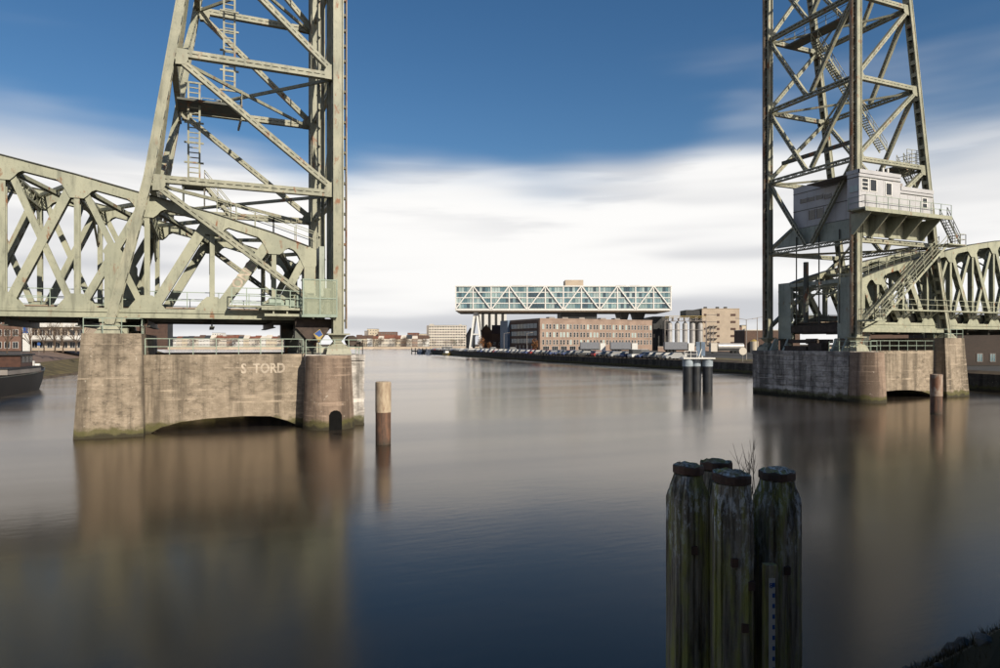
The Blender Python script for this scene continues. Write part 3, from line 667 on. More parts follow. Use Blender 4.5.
mb = MB(); mb.box(-2.2, 3.9, -2.16, -2.1, 22.35, 22.42); mb.box(-2.16, -2.1, -2.16, -.8, 22.35, 22.42); mb.box(.47, .52, -.75, 8.5, 22.85, 22.92); mb.box(.47, .52, -.75, 8.5, 20.85, 20.92); mb.box(3.9, 8.9, -2.16, -2.1, 21.2, 21.27)
mh('trim_band', mb, 'dark_steel')
mb = MB(); mb.box(3.95, 8.95, -2.18, -2.1, 21.55, 21.95); mb.box(-2.18, -2.1, -2.18, -.7, 22.75, 23.12); mb.box(-2.18, 3.9, -2.18, -2.1, 22.75, 23.12); mh('parapet', mb)
# seams between the cladding panels
for u in [x * 1.2 - 1.0 for x in range(9)]: mh('panel_seam', MB().box(u - .012, u + .012, -2.106, -2.1, 19.35, 22.3 if u < 3.8 else 21.15), 'grey_render')
for v in [x * 1.25 + .3 for x in range(6)]: mh('panel_seam', MB().box(.514, .52, v - .012, v + .012, 19.0, 22.8), 'grey_render')
def mh_window(u0, u1, z0, z1, bars=1):
    w = mh('window', MB().box(u0, u1, -2.112, -2.1, z0, z1), 'window_dark'); mb = MB()
    for x in (u0, u1): mb.box(x - .05, x + .05, -2.15, -2.1, z0 - .05, z1 + .05)
    for z in [z0 + (z1 - z0) * i / (bars + 1) for i in range(bars + 2)]: mb.box(u0 + .05, u1 - .05, -2.14, -2.113, z - .04, z + .04)
    mh('frame', mb, 'white_paint', w)
mh_window(-1.75, -.85, 21.05, 22.25, 2); mh_window(-.6, .35, 21.05, 22.25, 0); mh_window(1.7, 2.55, 20.85, 22.1, 0); mh_window(7.2, 7.95, 19.95, 21.05, 1)
for v0, z0, w_, h_ in ((6.6, 21.75, .85, .42), (5.6, 21.75, .8, .42), (4.5, 21.75, .8, .42), (3.4, 21.6, .85, .45), (5.5, 19.7, .8, 1.0), (4.4, 19.7, .85, 1.0)):
    w = mh('window', MB().box(.505, .52, v0, v0 + w_, z0, z0 + h_), 'window_dark')
    mb = MB(); mb.box(.48, .52, v0 - .06, v0, z0 - .06, z0 + h_ + .06); mb.box(.48, .52, v0 + w_, v0 + w_ + .06, z0 - .06, z0 + h_ + .06); mb.box(.48, .52, v0, v0 + w_, z0 - .06, z0); mh('frame', mb, 'grey_render', w)
for v0 in (-1.95, -1.45):  # added panes, their pale colour stands in for a bright patch
    w = mh('window', MB().box(-2.112, -2.1, v0, v0 + .4, 20.95, 21.55), 'shutter_glass'); mh('frame', MB().box(-2.13, -2.1, v0 - .05, v0 + .45, 20.88, 20.95), 'grey_render', w)
mb = MB(); mb.box(-2.3, 10.7, -2.95, -.9, 19.08, 19.25); mb.box(-2.3, 10.7, -2.98, -2.88, 18.85, 19.1); pl = mh('balcony', mb, 'green_steel')
mh('railing', railing(MB(), [(-2.25, -1.0, 19.25), (-2.25, -2.9, 19.25), (10.65, -2.9, 19.25)], 1.15, 1.6, (1.0, .5), .05), 'rail_paint', pl)
for u in (-1.2, 1.4, 4.0, 6.6, 9.2):
    mh('bracket', MB().prism([(u - .06, -2.9, 18.95), (u - .06, -.5, 18.95), (u - .06, -.5, 16.9), (u - .06, -.75, 16.85)], (.12, 0, 0)), 'green_steel')
mh('support_girder', MB().box(.5, 10.0, -.5, -.38, 16.9, 19.05), 'green_steel')
mh('support_girder', MB().prism([(.55, -.3, 18.9), (.55, 8.5, 18.9), (.55, 11.2, 17.1), (.55, .5, 16.9)], (.2, 0, 0)), 'portal_steel')
mh('floor', MB().box(.7, 8.8, -.4, 8.4, 18.75, 18.93), 'dark_steel')
mb = MB(); mb.box(.6, 11.5, .6, .8, 16.75, 17.0); mh('support_girder', mb, 'dark_steel')
mh('roof_vent', MB().cyl((2.9, -.9, 23.0), (2.9, -.9, 24.0), .12, 8), 'white_paint'); mh('roof_vent', MB().cyl((3.6, -.9, 23.0), (3.6, -.9, 24.0), .12, 8), 'white_paint')
mb = MB(); mb.box(-1.5, 3.6, -1.8, 4.8, 23.03, 23.1); mb.beam((-.8, -1.5, 23.05), (-.8, -1.5, 23.7), .08, .08); mb.beam((1.2, -1.5, 23.05), (1.2, -1.5, 23.5), .08, .08); mb.box(4.2, 5.2, -1.4, -.6, 21.85, 22.5); mh('roof_gear', mb, 'grey_render')
# outside stairs from the balcony down to the walkway
p = mh('stair_flight', stair(MB(), (10.3, -2.3, 19.2), (12.4, -2.3, 16.5), .8, (0, 1, 0)), 'dark_steel')
mb = MB(); mb.box(10.4, 13.3, -2.8, -1.0, 16.3, 16.42); p = mh('landing', mb, 'green_steel'); mh('railing', railing(MB(), [(11.5, -2.75, 16.42), (13.25, -2.75, 16.42), (13.25, -1.1, 16.42)], 1.1, .9, (1.0, .5), .05), 'green_steel', p)
mh('stair_flight', stair(MB(), (10.9, -1.9, 16.35), (.9, -1.9, 8.3), .95, (0, 1, 0)), 'green_steel')
mb = MB(); mb.box(-.4, 1.3, -2.5, -.6, 8.1, 8.25); mb.beam((.2, -.6, 7.3), (.2, -2.4, 8.1), .12, .12, (1, 0, 0)); p = mh('landing', mb, 'green_steel'); mh('railing', railing(MB(), [(1.2, -2.45, 8.25), (-.35, -2.45, 8.25), (-.35, -.7, 8.25)], 1.1, .9, (1.0, .5), .05), 'green_steel', p)

# ------------------------------------------------------------------ piers
def pier(s, U0, label, nu, nv, seed):
    rnd = random.Random(seed)
    root = thing('bridge_pier', label, 'pier', (U0, 0, 0), world_parts=True); M = mapper(U0, s); flip = s < 0
    def part(name, mb, mat='concrete', smooth=False, parent=root): return mb.xf(M, flip).build(name, mat, parent, smooth)
    v0, v1, ua, ub = -.7, W + .55, -1.7, 2.3
    core = part('channel_pier', MB().box(ua, ub, v0, v1, -3, 4.62), 'stone')
    part('coping', MB().box(ua - .12, ub + .05, v0 - .1, v1 + .1, 4.62, 5.05), 'stone')
    rows = 9; rh = 5.0 / rows                              # dressed stones of the channel face
    for r_ in range(rows):
        v = v0 + (0.02 if r_ % 2 else -.0); first = True
        while v < v1 - .1:
            w_ = rnd.uniform(.75, 1.5) if not (first and r_ % 2) else .6; first = False
            e = min(v + w_, v1); d = rnd.uniform(.04, .11)
            if e - v > .15: part('stone_block', MB().hexa([(ua - d, v + .02, -.4 + r_ * rh + .02), (ua + .02, v + .005, -.4 + r_ * rh + .005), (ua + .02, e - .005, -.4 + r_ * rh + .005), (ua - d, e - .02, -.4 + r_ * rh + .02)], [(ua - d, v + .02, -.4 + (r_ + 1) * rh - .02), (ua + .02, v + .005, -.4 + (r_ + 1) * rh - .005), (ua + .02, e - .005, -.4 + (r_ + 1) * rh - .005), (ua - d, e - .02, -.4 + (r_ + 1) * rh - .02)]), 'stone', parent=core)
            v = e
    part('pier_nose', MB().cyl((nu, nv, -3), (nu, nv, 5.0), 1.88, 40, 1.52), 'nose_concrete', True)
    arch = [(12.5, -1), (12.3, -.2), (11.4, .35), (10.2, .66), (8.6, .82), (6.2, .88), (4.6, .80), (3.5, .45), (2.7, .05), (2.3, -1)]
    for vw in (0.0, W - .75):
        part('connecting_wall', MB().prism([(2.3, vw, 5.1), (12.5, vw, 5.1)] + ([(u, vw, z) for u, z in arch] if vw < 5 or s > 0 else [(12.5, vw, -1), (2.3, vw, -1)]), (0, .75, 0)))
    # battered back pier
    b0 = [(12.25, -1.45), (16.15, -1.45), (16.15, W + 1.6), (12.25, W + 1.6)]; t0 = [(12.42, -1.05), (15.7, -1.05), (15.7, W + 1.2), (12.42, W + 1.2)]
    part('back_pier', MB().hexa([(x, y, -1.2) for x, y in b0], [(x, y, 6.46) for x, y in t0]))
    part('railing', railing(MB(), [(12.3, .1, 5.1), (2.4, .1, 5.1)], 1.05, 1.35, (1.0, .5), .055), 'rail_paint')
    part('railing', railing(MB(), [(2.3, v0 + .05, 5.05), (ua + .05, v0 + .05, 5.05), (ua + .05, 1.8, 5.05)], 1.05, 1.0, (1.0, .5), .05), 'rail_paint')
    part('railing', railing(MB(), [(15.6, -.95, 6.46), (12.5, -.95, 6.46), (12.5, 2.5, 6.46)], .95, 1.0, (1.0, .5), .05), 'rail_paint')
    return root, part
PL, pierL = pier(-1, UL, 'sunlit concrete pier under the left tower, slogan sprayed on its arched wall', .85, -1.35, 3)
PR, pierR = pier(1, UR, 'stone and concrete pier under the right tower, channel side in shade', -.75, -1.9, 5)
g_ = link('graffiti', text_mesh('S  TORD', 1.0, 'graffiti_white', 'graffiti', .03), PL, (-6.5, -.007, 3.82), (R(90), 0, 0)); g_.scale = (.76, .92, 1)
# black plate low on the left nose, painting the dark inside of an opening
mb = MB(); xo, ro = -.68, 1.70; pts = [(-.42, -.9), (.42, -.9), (.42, 1.0), (.3, 1.22), (.1, 1.32), (-.1, 1.32), (-.3, 1.22), (-.42, 1.0)]
mb.prism([(xo + x, -3.125 + .045 * z, z) for x, z in pts], (0, .4, 0)); mb.build('opening_shade_plate', 'opening_shade', PL)
# hazard board on the left pier, dull paint stands in for shade
mb = MB(); mb.prism([(-1.78, -.62, 6.5), (-1.42, -.62, 5.95), (-1.1, -.62, 6.42), (-1.35, -.62, 6.85)], (0, .04, 0)); o = mb.build('hazard_board', 'yellow_paint'); tag(o, 'yellow and blue diamond shipping board under the left tower post', 'sign')
mb = MB(); mb.prism([(-1.72, -.626, 6.52), (-1.40, -.626, 6.30), (-1.15, -.626, 6.44), (-1.35, -.626, 6.80)], (0, .005, 0)); q = mb.build('emblem', 'blue_sign', o)
mb = MB(); mb.beam((-1.42, -.55, 5.05), (-1.42, -.55, 6.2), .06, .06); mb.build('post', 'dark_steel', o)

# ------------------------------------------------------------------ steel mooring piles in the channel
def mooring_pile(label, x, y, r, top, split, mat='pile_ochre'):
    root = thing('mooring_pile', label, 'pile', (x, y, 0), group='steel piles standing in the channel')
    MB().cyl((0, 0, -3), (0, 0, split), r, 28).build('shaft', 'pile_rust', root, True)
    mb = MB().cyl((0, 0, split), (0, 0, top - .04), r + .012, 28); mb.cyl((0, 0, top - .04), (0, 0, top), r + .012, 28, r - .05); mb.build('painted_top', mat, root, True)
mooring_pile('ochre-topped steel pile standing in open water beside the left pier', .75, -10.6, .44, 3.62, 1.85)
mooring_pile('rust-topped steel pile standing in front of the right pier', 46.9, -12.2, .45, 3.3, 1.5, 'pile_pale')

# ------------------------------------------------------------------ buildings
def window_mesh(w, h, frame, pane, bars=(1, 1), t=.07, name='window'):
    mb = MB(); mb.box(-w / 2, w / 2, -.03, .02, 0, h); mb.mi = 1
    for x in (-w / 2, w / 2 - t): mb.box(x, x + t, -.08, .02, 0, h)
    for z in (0, h - t): mb.box(-w / 2 + t, w / 2 - t, -.08, .02, z, z + t)
    for i in range(1, bars[0]): x = -w / 2 + w * i / bars[0]; mb.box(x - t / 3, x + t / 3, -.06, .0, t, h - t)
    for i in range(1, bars[1]): z = h * i / bars[1]; mb.box(-w / 2 + t, w / 2 - t, -.065, .0, z - t / 3, z + t / 3)
    return mb.mesh(name, [pane, frame])
def shell(root, w, d, h, mat, roof='slate', x0=0.0, roofh=.35, name='wall'):
    """four walls and a flat roof with parapet; front wall at local y = 0"""
    o = MB().box(x0, x0 + w, 0, d, 0, h).build(name, mat, root)
    MB().box(x0 - .12, x0 + w + .12, -.12, d + .12, h, h + roofh).build('roof', roof, root)
    return o
def windows(root, meshes, xs, zs, y=0.0, rz=0.0, rnd=random, x=None):
    for z in zs:
        for q in xs:
            loc = (q, y, z) if x is None else (x, q, z)
            link('window', rnd.choice(meshes), root, loc, (0, 0, rz))
rb = random.Random(21)

# the glass office built as a bridge on stilts
BX0, BY, BW, BZ0, BZ1, BD = -22.0, 330.0, 106.1, 22.2, 34.4, 30.0
DB = gthing('office_block', 'long glass office raised on white legs above the brick factory', 'building', BX0, BY, 2.6)
z0, z1 = BZ0 - 2.6, BZ1 - 2.6
MB().box(.4, BW - .4, 1.0, BD, z0 + .5, z1 - .3).build('core', 'shutter_glass', DB)
MB().box(0, BW, .3, BD + .3, z0, z0 + .9).build('floor_slab', 'white_paint', DB); MB().box(1, BW - 1, .8, BD, z0 - .5, z0 - .01).build('soffit', 'beige_concrete', DB)
MB().box(0, BW, .3, BD + .3, z1 - .55, z1).build('roof', 'white_paint', DB)
fl = (z1 - z0 - 1.45) / 4; bay = BW / 12
for f in range(1, 4): MB().box(0, BW, .55, 1.05, z0 + .9 + f * fl - .22, z0 + .9 + f * fl + .22).build('floor_slab', 'white_paint', DB)
pw = (bay - .7) / 6
panes = []
for i in range(5):
    mb = MB(); mb.box(.06, pw - .06, .80, .88, 0, fl - .5); panes.append(mb.mesh('pane', 'glass_tint_%d' % i))
for b_ in range(12):
    tint = rb.random()
    for f in range(4):
        for k in range(6):
            pm = panes[rb.choices(range(5), (3, 3, 2.2, 1.6, 2.4))[0]] if not (b_ == 4 and f in (0, 2)) else panes[3]
            link('pane', pm, DB, (b_ * bay + .35 + k * pw, 0, z0 + .9 + f * fl + .25))
for b_ in range(13):
    x = min(max(b_ * bay, .35), BW - .35); MB().box(x - .3, x + .3, .45, .95, z0 + .9, z1 - .55).build('column', 'white_paint', DB)
for b_ in range(12):
    xa, xb = b_ * bay + .3, (b_ + 1) * bay - .3; za, zb = (z0 + .7, z1 - .5) if b_ % 2 == 0 else (z1 - .5, z0 + .7)
    MB().beam((xa, .3, za), (xb, .3, zb), .55, .4).build('truss_diagonal', 'white_paint', DB)
MB().box(54.5, 63.5, 6, 16, z1, z1 + 3.3).build('plant_room', 'beige_concrete', DB)
for x in (28, 33, 80, 87): MB().box(x, x + 5, 8, 14, z1, z1 + .8).build('roof_unit', 'grey_render', DB)
for y_ in (4, 24):
    for xa, xb in ((9.5, 7.0), (10.5, 13.0)): MB().beam((xa, y_, z0 - .5), (xb, y_ - 1, 0), 1.1, 1.0, w2=.8).build('leg', 'white_paint', DB)
    MB().beam((8.5, y_ - .6, 8), (11.7, y_ - .6, 8), .6, .6).build('leg_tie', 'white_paint', DB)
MB().box(52, 70, 4, 24, z0 - 4.2, z0 - .5).build('support_core', 'dark_cladding', DB)
for x in (84, 92): MB().hexa([(x - 1.2, 6, z0 - 5), (x + 1.2, 6, z0 - 5), (x + 1.2, 20, z0 - 5), (x - 1.2, 20, z0 - 5)], [(x - 2.2, 4, z0 - .5), (x + 2.2, 4, z0 - .5), (x + 2.2, 22, z0 - .5), (x - 2.2, 22, z0 - .5)]).build('support_core', 'dark_cladding', DB)

# brick factory below it
A_ = R(25)
BF = gthing('brick_factory', 'three-storey salmon brick factory with white windows under the glass office', 'building', 17.8, 300, 2.6, A_)
shell(BF, 61.4, 38, 14.2, 'salmon_brick', 'salmon_brick', roofh=.5)
wm = [window_mesh(1.0, 2.2, 'white_paint', 'window_dark', (1, 2)), window_mesh(1.0, 2.2, 'white_paint', 'shutter_glass', (1, 2)), window_mesh(1.0, 2.2, 'white_paint', 'window_dark', (2, 2))]
windows(BF, [wm[0], wm[0], wm[1], wm[2]], [1.6 + i * 1.78 + (.18 if i % 2 else 0) for i in range(34)], (2.7 + 0.2, 6.3, 9.9), rnd=rb)
wl = window_mesh(3.2, 1.9, 'white_paint', 'window_dark', (3, 1)); windows(BF, [wl], [3 + i * 4.6 for i in range(7)], (.35,), rnd=rb)
sd2 = MB().box(-.35, -.05, .4, 30, .2, 13.8).build('glazed_side', 'brown_brick', BF)
for f in range(3):
    for k in range(8): MB().box(-.42, -.36, 2.2 + k * 3.4, 5.3 + k * 3.4, 3.6 + f * 3.4, 5.7 + f * 3.4).build('window', 'glass_tint_3', BF)
for k in range(6): MB().box(-.42, -.36, 3.0 + k * 4, 3.6 + k * 4, .5, 2.6).build('pillar', 'pale_render', BF)
MB().box(-1.5, 2, 30.2, 38.6, 0, 14.6).build('stair_tower', 'blue_paint', BF)
for x in (8, 15, 24, 36, 44): MB().box(x, x + 3, 6, 9, 14.7, 15.6).build('roof_unit', 'grey_render', BF)

def simple_building(name, label, cat, px0, px1, ytop, D, mat, floors=0, cols=0, depth=15, ground=2.6, wmesh=None, roof='slate', rot=0.0, ww=1.3, wh=1.4, z0=0.0, frame='white_paint', pane='window_dark', margin=.8):
    """box building whose sides sit px0..px1 across the view when D metres away"""
    X0, X1 = (px0 - 500) / 675 * D, (px1 - 500) / 675 * D; H = 5.8 + (344 - ytop) / 675 * D - ground
    b = gthing(name, label, cat, X0, D, ground, rot); shell(b, X1 - X0, depth, H, mat, roof, roofh=.3)
    if floors:
        w_ = X1 - X0; m = [window_mesh(ww, wh, frame, pane, (2, 1))]; fh = (H - z0) / floors
        windows(b, m, [margin + ww / 2 + (w_ - 2 * margin - ww) * i / max(1, cols - 1) for i in range(cols)], [z0 + fh * k + (fh - wh) * .45 for k in range(floors)], rnd=rb)
    return b, X1 - X0, H
# right of the factory
b, w_, H = simple_building('warehouse', 'black clad warehouse between the brick factory and the steel silos', 'building', 653, 669, 317, 338, 'dark_cladding', depth=25)
MB().box(.3, .9, -.1, 0, 6.5, 8.2).build('wall_light', 'cream', b); MB().box(5.2, 5.6, -.3, 0, 0, 8.5).build('downpipe', 'grey_render', b)
for i in range(5):
    X = 83.2 + i * 3.75; s_ = gthing('steel_silo', '%s of five shining steel silos beside the beige block' % ('leftmost', 'second from left', 'middle', 'second from right', 'rightmost')[i], 'silo', X, 331, 2.6, group='row of steel silos')
    MB().cyl((0, 0, 2.6), (0, 0, 13.0), 1.25, 24).build('shell', 'silo_steel', s_, True); MB().cyl((0, 0, 13.0), (0, 0, 14.2), 1.25, 24, .3).build('cone_top', 'silo_steel', s_, True)
    for q in range(4): a = R(45 + 90 * q); MB().beam((math.cos(a), math.sin(a), 0), (math.cos(a), math.sin(a), 2.6), .2, .2).build('leg', 'grey_render', s_)
gl = gthing('pipe_gallery', 'steel gallery with yellow handrail running above the silos', 'gallery', 80.5, 329.2, 2.6)
mb = MB(); mb.box(0, 20, 0, 4, 14.3, 14.5); 
for x in range(0, 21, 4):
    for y_ in (.1, 3.9): mb.beam((x, y_, 14.4), (x, y_, 16.6), .15, .15)
for x in range(0, 20, 4): mb.beam((x, .1, 14.5), (x + 4, .1, 16.5), .12, .12); mb.beam((x, .1, 10.2), (x + 4, .1, 10.2), .18, .18)
for x in (0, 20): mb.beam((x, .1, 0), (x, .1, 14.4), .3, .3); mb.beam((x, 3.9, 0), (x, 3.9, 14.4), .3, .3)
mb.build('frame', 'grey_render', gl); mb = MB(); mb.box(0, 20, -.05, .05, 16.6, 16.85); mb.box(0, 20, -.05, .05, 15.9, 16.0); mb.build('handrail', 'yellow_paint', gl)
for i in range(7): MB().cyl((1.5 + i * 2.8, 2, 14.5), (1.5 + i * 2.8, 2, 15.8 + .5 * (i % 2)), .5, 8).build('filter', 'grey_render', gl)
b, w_, H = simple_building('silo_block', 'tall beige concrete block with red-brown slit windows', 'building', 702, 739.5, 309, 332, 'beige_concrete', depth=22, roof='beige_concrete')
for k in range(5):
    z = 3.2 + k * 3.45
    MB().box(1.0, 8.3, -.12, 0, z + .5, z + .72).build('ledge', 'grey_render', b)
    for x in (1.0, 7.4, 14.1, 15.4): MB().box(x, x + 1.15, -.14, .02, z, z + 1.05).build('window', 'wood_red', b)
MB().box(-7.6, -.1, 1, 12, 16.8, 20.0).build('roof_house', 'dark_cladding', b)
for x in (3.4, 5.2): MB().beam((x, -1.3, 0), (x, -1.3, 12.5), .2, .2).build('stair_post', 'grey_render', b)
mb = MB()
for k in range(4): mb.box(3.4, 7.6, -1.5, -.1, 3 + k * 3, 3.15 + k * 3); mb.beam((3.4, -1.3, .1 + 3 * k), (5.2, -1.3, 3 + 3 * k), .2, .12)
mb.build('fire_stair', 'grey_render', b)
for x in (2.5, 8.5, 12.5): MB().box(x, x + 1.2, 4, 6, H + .3, H + 1.3).build('roof_unit', 'dark_cladding', b)
b, w_, H = simple_building('shed', 'dark brown shed with pale flat roof beside the right tower', 'building', 745, 800, 330.5, 260, 'brown_brick', depth=12, roof='pale_render')
simple_building('house', 'cream house gable behind the dark brown shed', 'house', 741.5, 746.5, 325.5, 420, 'cream', 3, 2, ww=.7)
simple_building('house', 'red brick house beside the cream gable', 'house', 738, 742, 327, 415, 'red_brick', 3, 2, ww=.6)
t_ = gthing('storage_tank', 'small gold tank in front of the dark brown shed', 'tank', 97.5, 259, 2.6); MB().cyl((0, 0, 0), (0, 0, 4.2), 1.5, 20).build('shell', 'cream', t_, True); MB().cyl((0, 0, 4.2), (0, 0, 5.0), 1.5, 20, .2).build('dome', 'yellow_paint', t_, True)
wl_ = gthing('boundary_wall', 'low salmon brick wall behind the parked trailers', 'wall', 66, 282, 2.6, R(2)); MB().box(0, 62, 0, .4, 0, 2.0).build('wall', 'salmon_brick', wl_); MB().box(0, 62, -.06, .46, 2.0, 2.15).build('coping', 'pale_render', wl_)
# left of the factory, beneath the glass office
b, w_, H = simple_building('striped_block', 'tall block of white and dark upright stripes behind the white legs', 'building', 479, 506.5, 312.5, 400, 'white_paint', depth=14)
for i in range(4): MB().box(1.6 + i * 3.9, 3.1 + i * 3.9, -.15, 0, 3, H - .3).build('stripe', 'dark_cladding', b)
def gable(name, label, cat, px0, px1, yeave, yridge, D, mat, roof, depth=14, ground=2.6, group=None, along=True, z_off=0, nw=0, rot=0.0, wm_=None, rows=1):
    X0, X1 = (px0 - 500) / 675 * D, (px1 - 500) / 675 * D; he = 5.8 + (344 - yeave) / 675 * D - ground; hr = 5.8 + (344 - yridge) / 675 * D - ground; w_ = X1 - X0
    b = gthing(name, label, cat, X0, D, ground, rot, group)
    if along:     # ridge runs parallel to the front
        MB().box(0, w_, 0, depth, 0, he).build('wall', mat, b)
        mb = MB(); mb.prism([(-.2, -.4, he), (-.2, depth + .4, he), (-.2, depth / 2, hr)], (w_ + .4, 0, 0)); mb.build('roof', roof, b)
    else:
        MB().prism([(0, 0, 0), (w_, 0, 0), (w_, 0, he), (w_ / 2, 0, hr - .3), (0, 0, he)], (0, depth, 0)).build('wall', mat, b)
        mb = MB()
        mb.prism([(-.3, -.3, he - .2), (w_ / 2, -.3, hr - .1), (w_ / 2, -.3, hr + .2), (-.3, -.3, he + .1)], (0, depth + .6, 0)); mb.prism([(w_ + .3, -.3, he - .2), (w_ + .3, -.3, he + .1), (w_ / 2, -.3, hr + .2), (w_ / 2, -.3, hr - .1)], (0, depth + .6, 0)); mb.build('roof', roof, b)
    if nw:
        for r_ in range(rows): windows(b, wm_, [w_ * (i + .5) / nw for i in range(nw)], (he * (r_ + .3) / rows,), rnd=rb)
    return b
wh_ = [window_mesh(1.2, 1.6, 'white_paint', 'window_dark', (2, 1))]
gable('brick_hall', 'dark brown gabled hall between the white legs and the factory', 'building', 492, 513, 334, 324.5, 352, 'brown_brick', 'brown_brick', 20, nw=4, wm_=wh_)
gable('brick_hall', 'dark brown hall with slate gable behind the white legs', 'building', 480, 493, 332.5, 324.5, 356, 'brown_brick', 'slate', 20, along=False, nw=2, wm_=wh_)
gable('slate_house', 'small house with blue slate gable left of the white legs', 'house', 466, 474.5, 336, 328, 372, 'grey_render', 'slate', 10, along=False, nw=2, wm_=wh_)

# far shore
b, w_, H = simple_building('apartment_block', 'long cream apartment block on the far shore left of the glass office', 'building', 428.5, 466, 325.5, 840, 'pale_render', 8, 14, depth=14, ground=2.8, ww=2.2, wh=1.6)
MB().box(-2.5, 0, 1, 14, 0, H).build('end_wall', 'grey_render', b); MB().box(1, 6, 3, 8, H + .3, H + 2).build('lift_house', 'pale_render', b); MB().box(38, 41, 3, 8, H + .3, H + 1.6).build('lift_house', 'pale_render', b)
simple_building('tower_block', 'beige tower block on the far shore right of the left pier', 'building', 367, 377, 329, 880, 'cream', 6, 4, ground=2.8, ww=1.2)
simple_building('tower_block', 'grey slab beside the beige tower block on the far shore', 'building', 364.5, 367, 331, 870, 'grey_render', 0, 0, ground=2.8)
simple_building('tower_block', 'low red brick block with many windows beside the beige tower block', 'building', 378, 396, 332, 870, 'red_brick', 5, 7, ground=2.8, ww=1.3)
simple_building('tower_block', 'dark red block on the far shore nearest the cream apartments', 'building', 407.5, 418, 333, 870, 'roof_tile', 4, 5, ground=2.8, ww=1.3)
simple_building('tower_block', 'cream low block between dark red block and cream apartments', 'building', 418.3, 428, 334, 880, 'cream', 4, 4, ground=2.8, ww=1.3)
simple_building('tower_block', 'red brick tower on the far shore seen under the left tower', 'building', 292.5, 299, 329.5, 850, 'red_brick', 6, 3, ground=2.8, ww=1.0)
simple_building('tower_block', 'white block on the far shore seen over the left pier railing', 'building', 212, 221, 333, 850, 'white_paint', 5, 4, ground=2.8, ww=1.0)
simple_building('tower_block', 'orange brick block on the far shore above the left pier railing', 'building', 226, 240, 335, 850, 'salmon_brick', 4, 5, ground=2.8, ww=1.0)
hw = [window_mesh(1.1, 1.5, 'white_paint', 'window_dark', (2, 1))]
n = 0
def far_row(px_list, D, y_e, y_r, where):
    for i, (a, c) in enumerate(px_list):
        m = rb.choice(['pale_render', 'cream', 'white_paint', 'pale_render', 'salmon_brick', 'cream']); rf = rb.choice(['roof_tile', 'roof_tile', 'brown_brick', 'slate', 'pale_render'])
        gable('row_house', where % (count(where), {'pale_render': 'pale', 'cream': 'cream', 'white_paint': 'white', 'salmon_brick': 'brick'}[m], {'roof_tile': 'red', 'brown_brick': 'brown', 'slate': 'slate', 'pale_render': 'pale'}[rf]), 'house', a, c - .15, y_e + rb.uniform(-.4, .6), y_r + rb.uniform(-.9, .7), D, m, rf, 9, 2.9, 'row houses on the far shore', True, nw=4, wm_=hw, rows=2)
xs_ = [356 + i * 5.6 for i in range(14)]; far_row(list(zip(xs_[:-1], xs_[1:])), 828, 338.6, 335.4, '%s row house right of the left pier on the far shore, %s walls, %s roof')
xs_ = [165 + i * 5.6 for i in range(27)]; far_row(list(zip(xs_[:-1], xs_[1:])), 800, 338.8, 335.8, '%s far row house from the left under the left truss, %s walls, %s roof')

# left bank street
b, w_, H = simple_building('brick_flats', 'dark red brick flats at the left edge behind the barge', 'building', -40, 21.5, 314, 176, 'red_brick', 3, 7, ground=4.0, ww=1.5, wh=1.7, depth=16)
b = gthing('billboard_pylon', 'narrow white pylon with blue poster between brick flats and pale flats', 'sign', (22.5 - 500) / 675 * 172, 172, 4.0)
MB().box(0, 1.6, 0, 1.2, 0, 8.8).build('pylon', 'white_paint', b); MB().box(.15, 1.45, -.05, 0, 4.6, 8.0).build('poster', 'blue_sign', b)
b, w_, H = simple_building('pale_flats', 'pale balconied flats behind bare trees on the left bank', 'building', 29, 86, 314, 180, 'beige_concrete', 3, 7, ground=4.0, ww=1.5, wh=1.6, depth=14)
for k in range(1, 3):
    for i in range(5): MB().box(.8 + i * 3.0, 2.9 + i * 3.0, -1.3, 0, k * 3.3 - .3, k * 3.3 + .75).build('balcony', 'white_paint', b)
MB().box(-.2, w_ + .2, -1.6, 0, 2.6, 2.85).build('awning', 'grey_render', b)
b, w_, H = simple_building('brown_flats', 'brown brick flats behind the left pier on the left bank', 'building', 87, 146, 318, 215, 'brown_brick', 3, 8, ground=4.0, ww=1.4, wh=1.6, depth=14)
b, w_, H = simple_building('balcony_tower', 'dark block with rows of round white balconies behind the left pier', 'building', 149, 164.5, 324, 390, 'dark_cladding', 0, 0, ground=4.0, depth=10)
for k in range(4):
    for i in range(4): MB().cyl((1.1 + i * 2.25, -.6, .9 + k * 2.6), (1.1 + i * 2.25, -.6, 2.5 + k * 2.6), 1.15, 14).build('balcony', 'white_paint', b, True)
# under the right-hand span
b, w_, H = simple_building('quay_house', 'brown brick quay house with white windows under the right truss span', 'building', 940, 1040, 334, 104, 'bridge_shade_brick', 0, 0, ground=2.5, depth=8, roof='hedge')
b2, w2_, H2 = simple_building('long_shed', 'long brown shed seen between right pier railing and truss span', 'building', 866, 939, 333, 118, 'brown_brick', 0, 0, ground=2.5, depth=9, roof='roof_tile')
for x in (6.1, 8.1, 10.1): link('window', window_mesh(.9, 1.3, 'grey_render', 'glass_tint_0', (2, 1)), b, (x, 0, .55))
pt_ = gthing('pontoon', 'flat blue-grey pontoon moored under the right truss span', 'pontoon', 62.5, 82.5, 0, R(-18)); MB().box(-2, 12, -1.0, 1.4, 1.55, 2.2).build('deck', 'blue_paint', pt_); MB().box(-1.8, 11.8, -.8, 1.3, -.5, 1.55).build('float', 'dark_cladding', pt_)
for x in (0, 3, 6): MB().cyl((x, -1.15, -1), (x, -1.15, 3), .14, 8).build('fender_post', 'pile_rust', pt_)

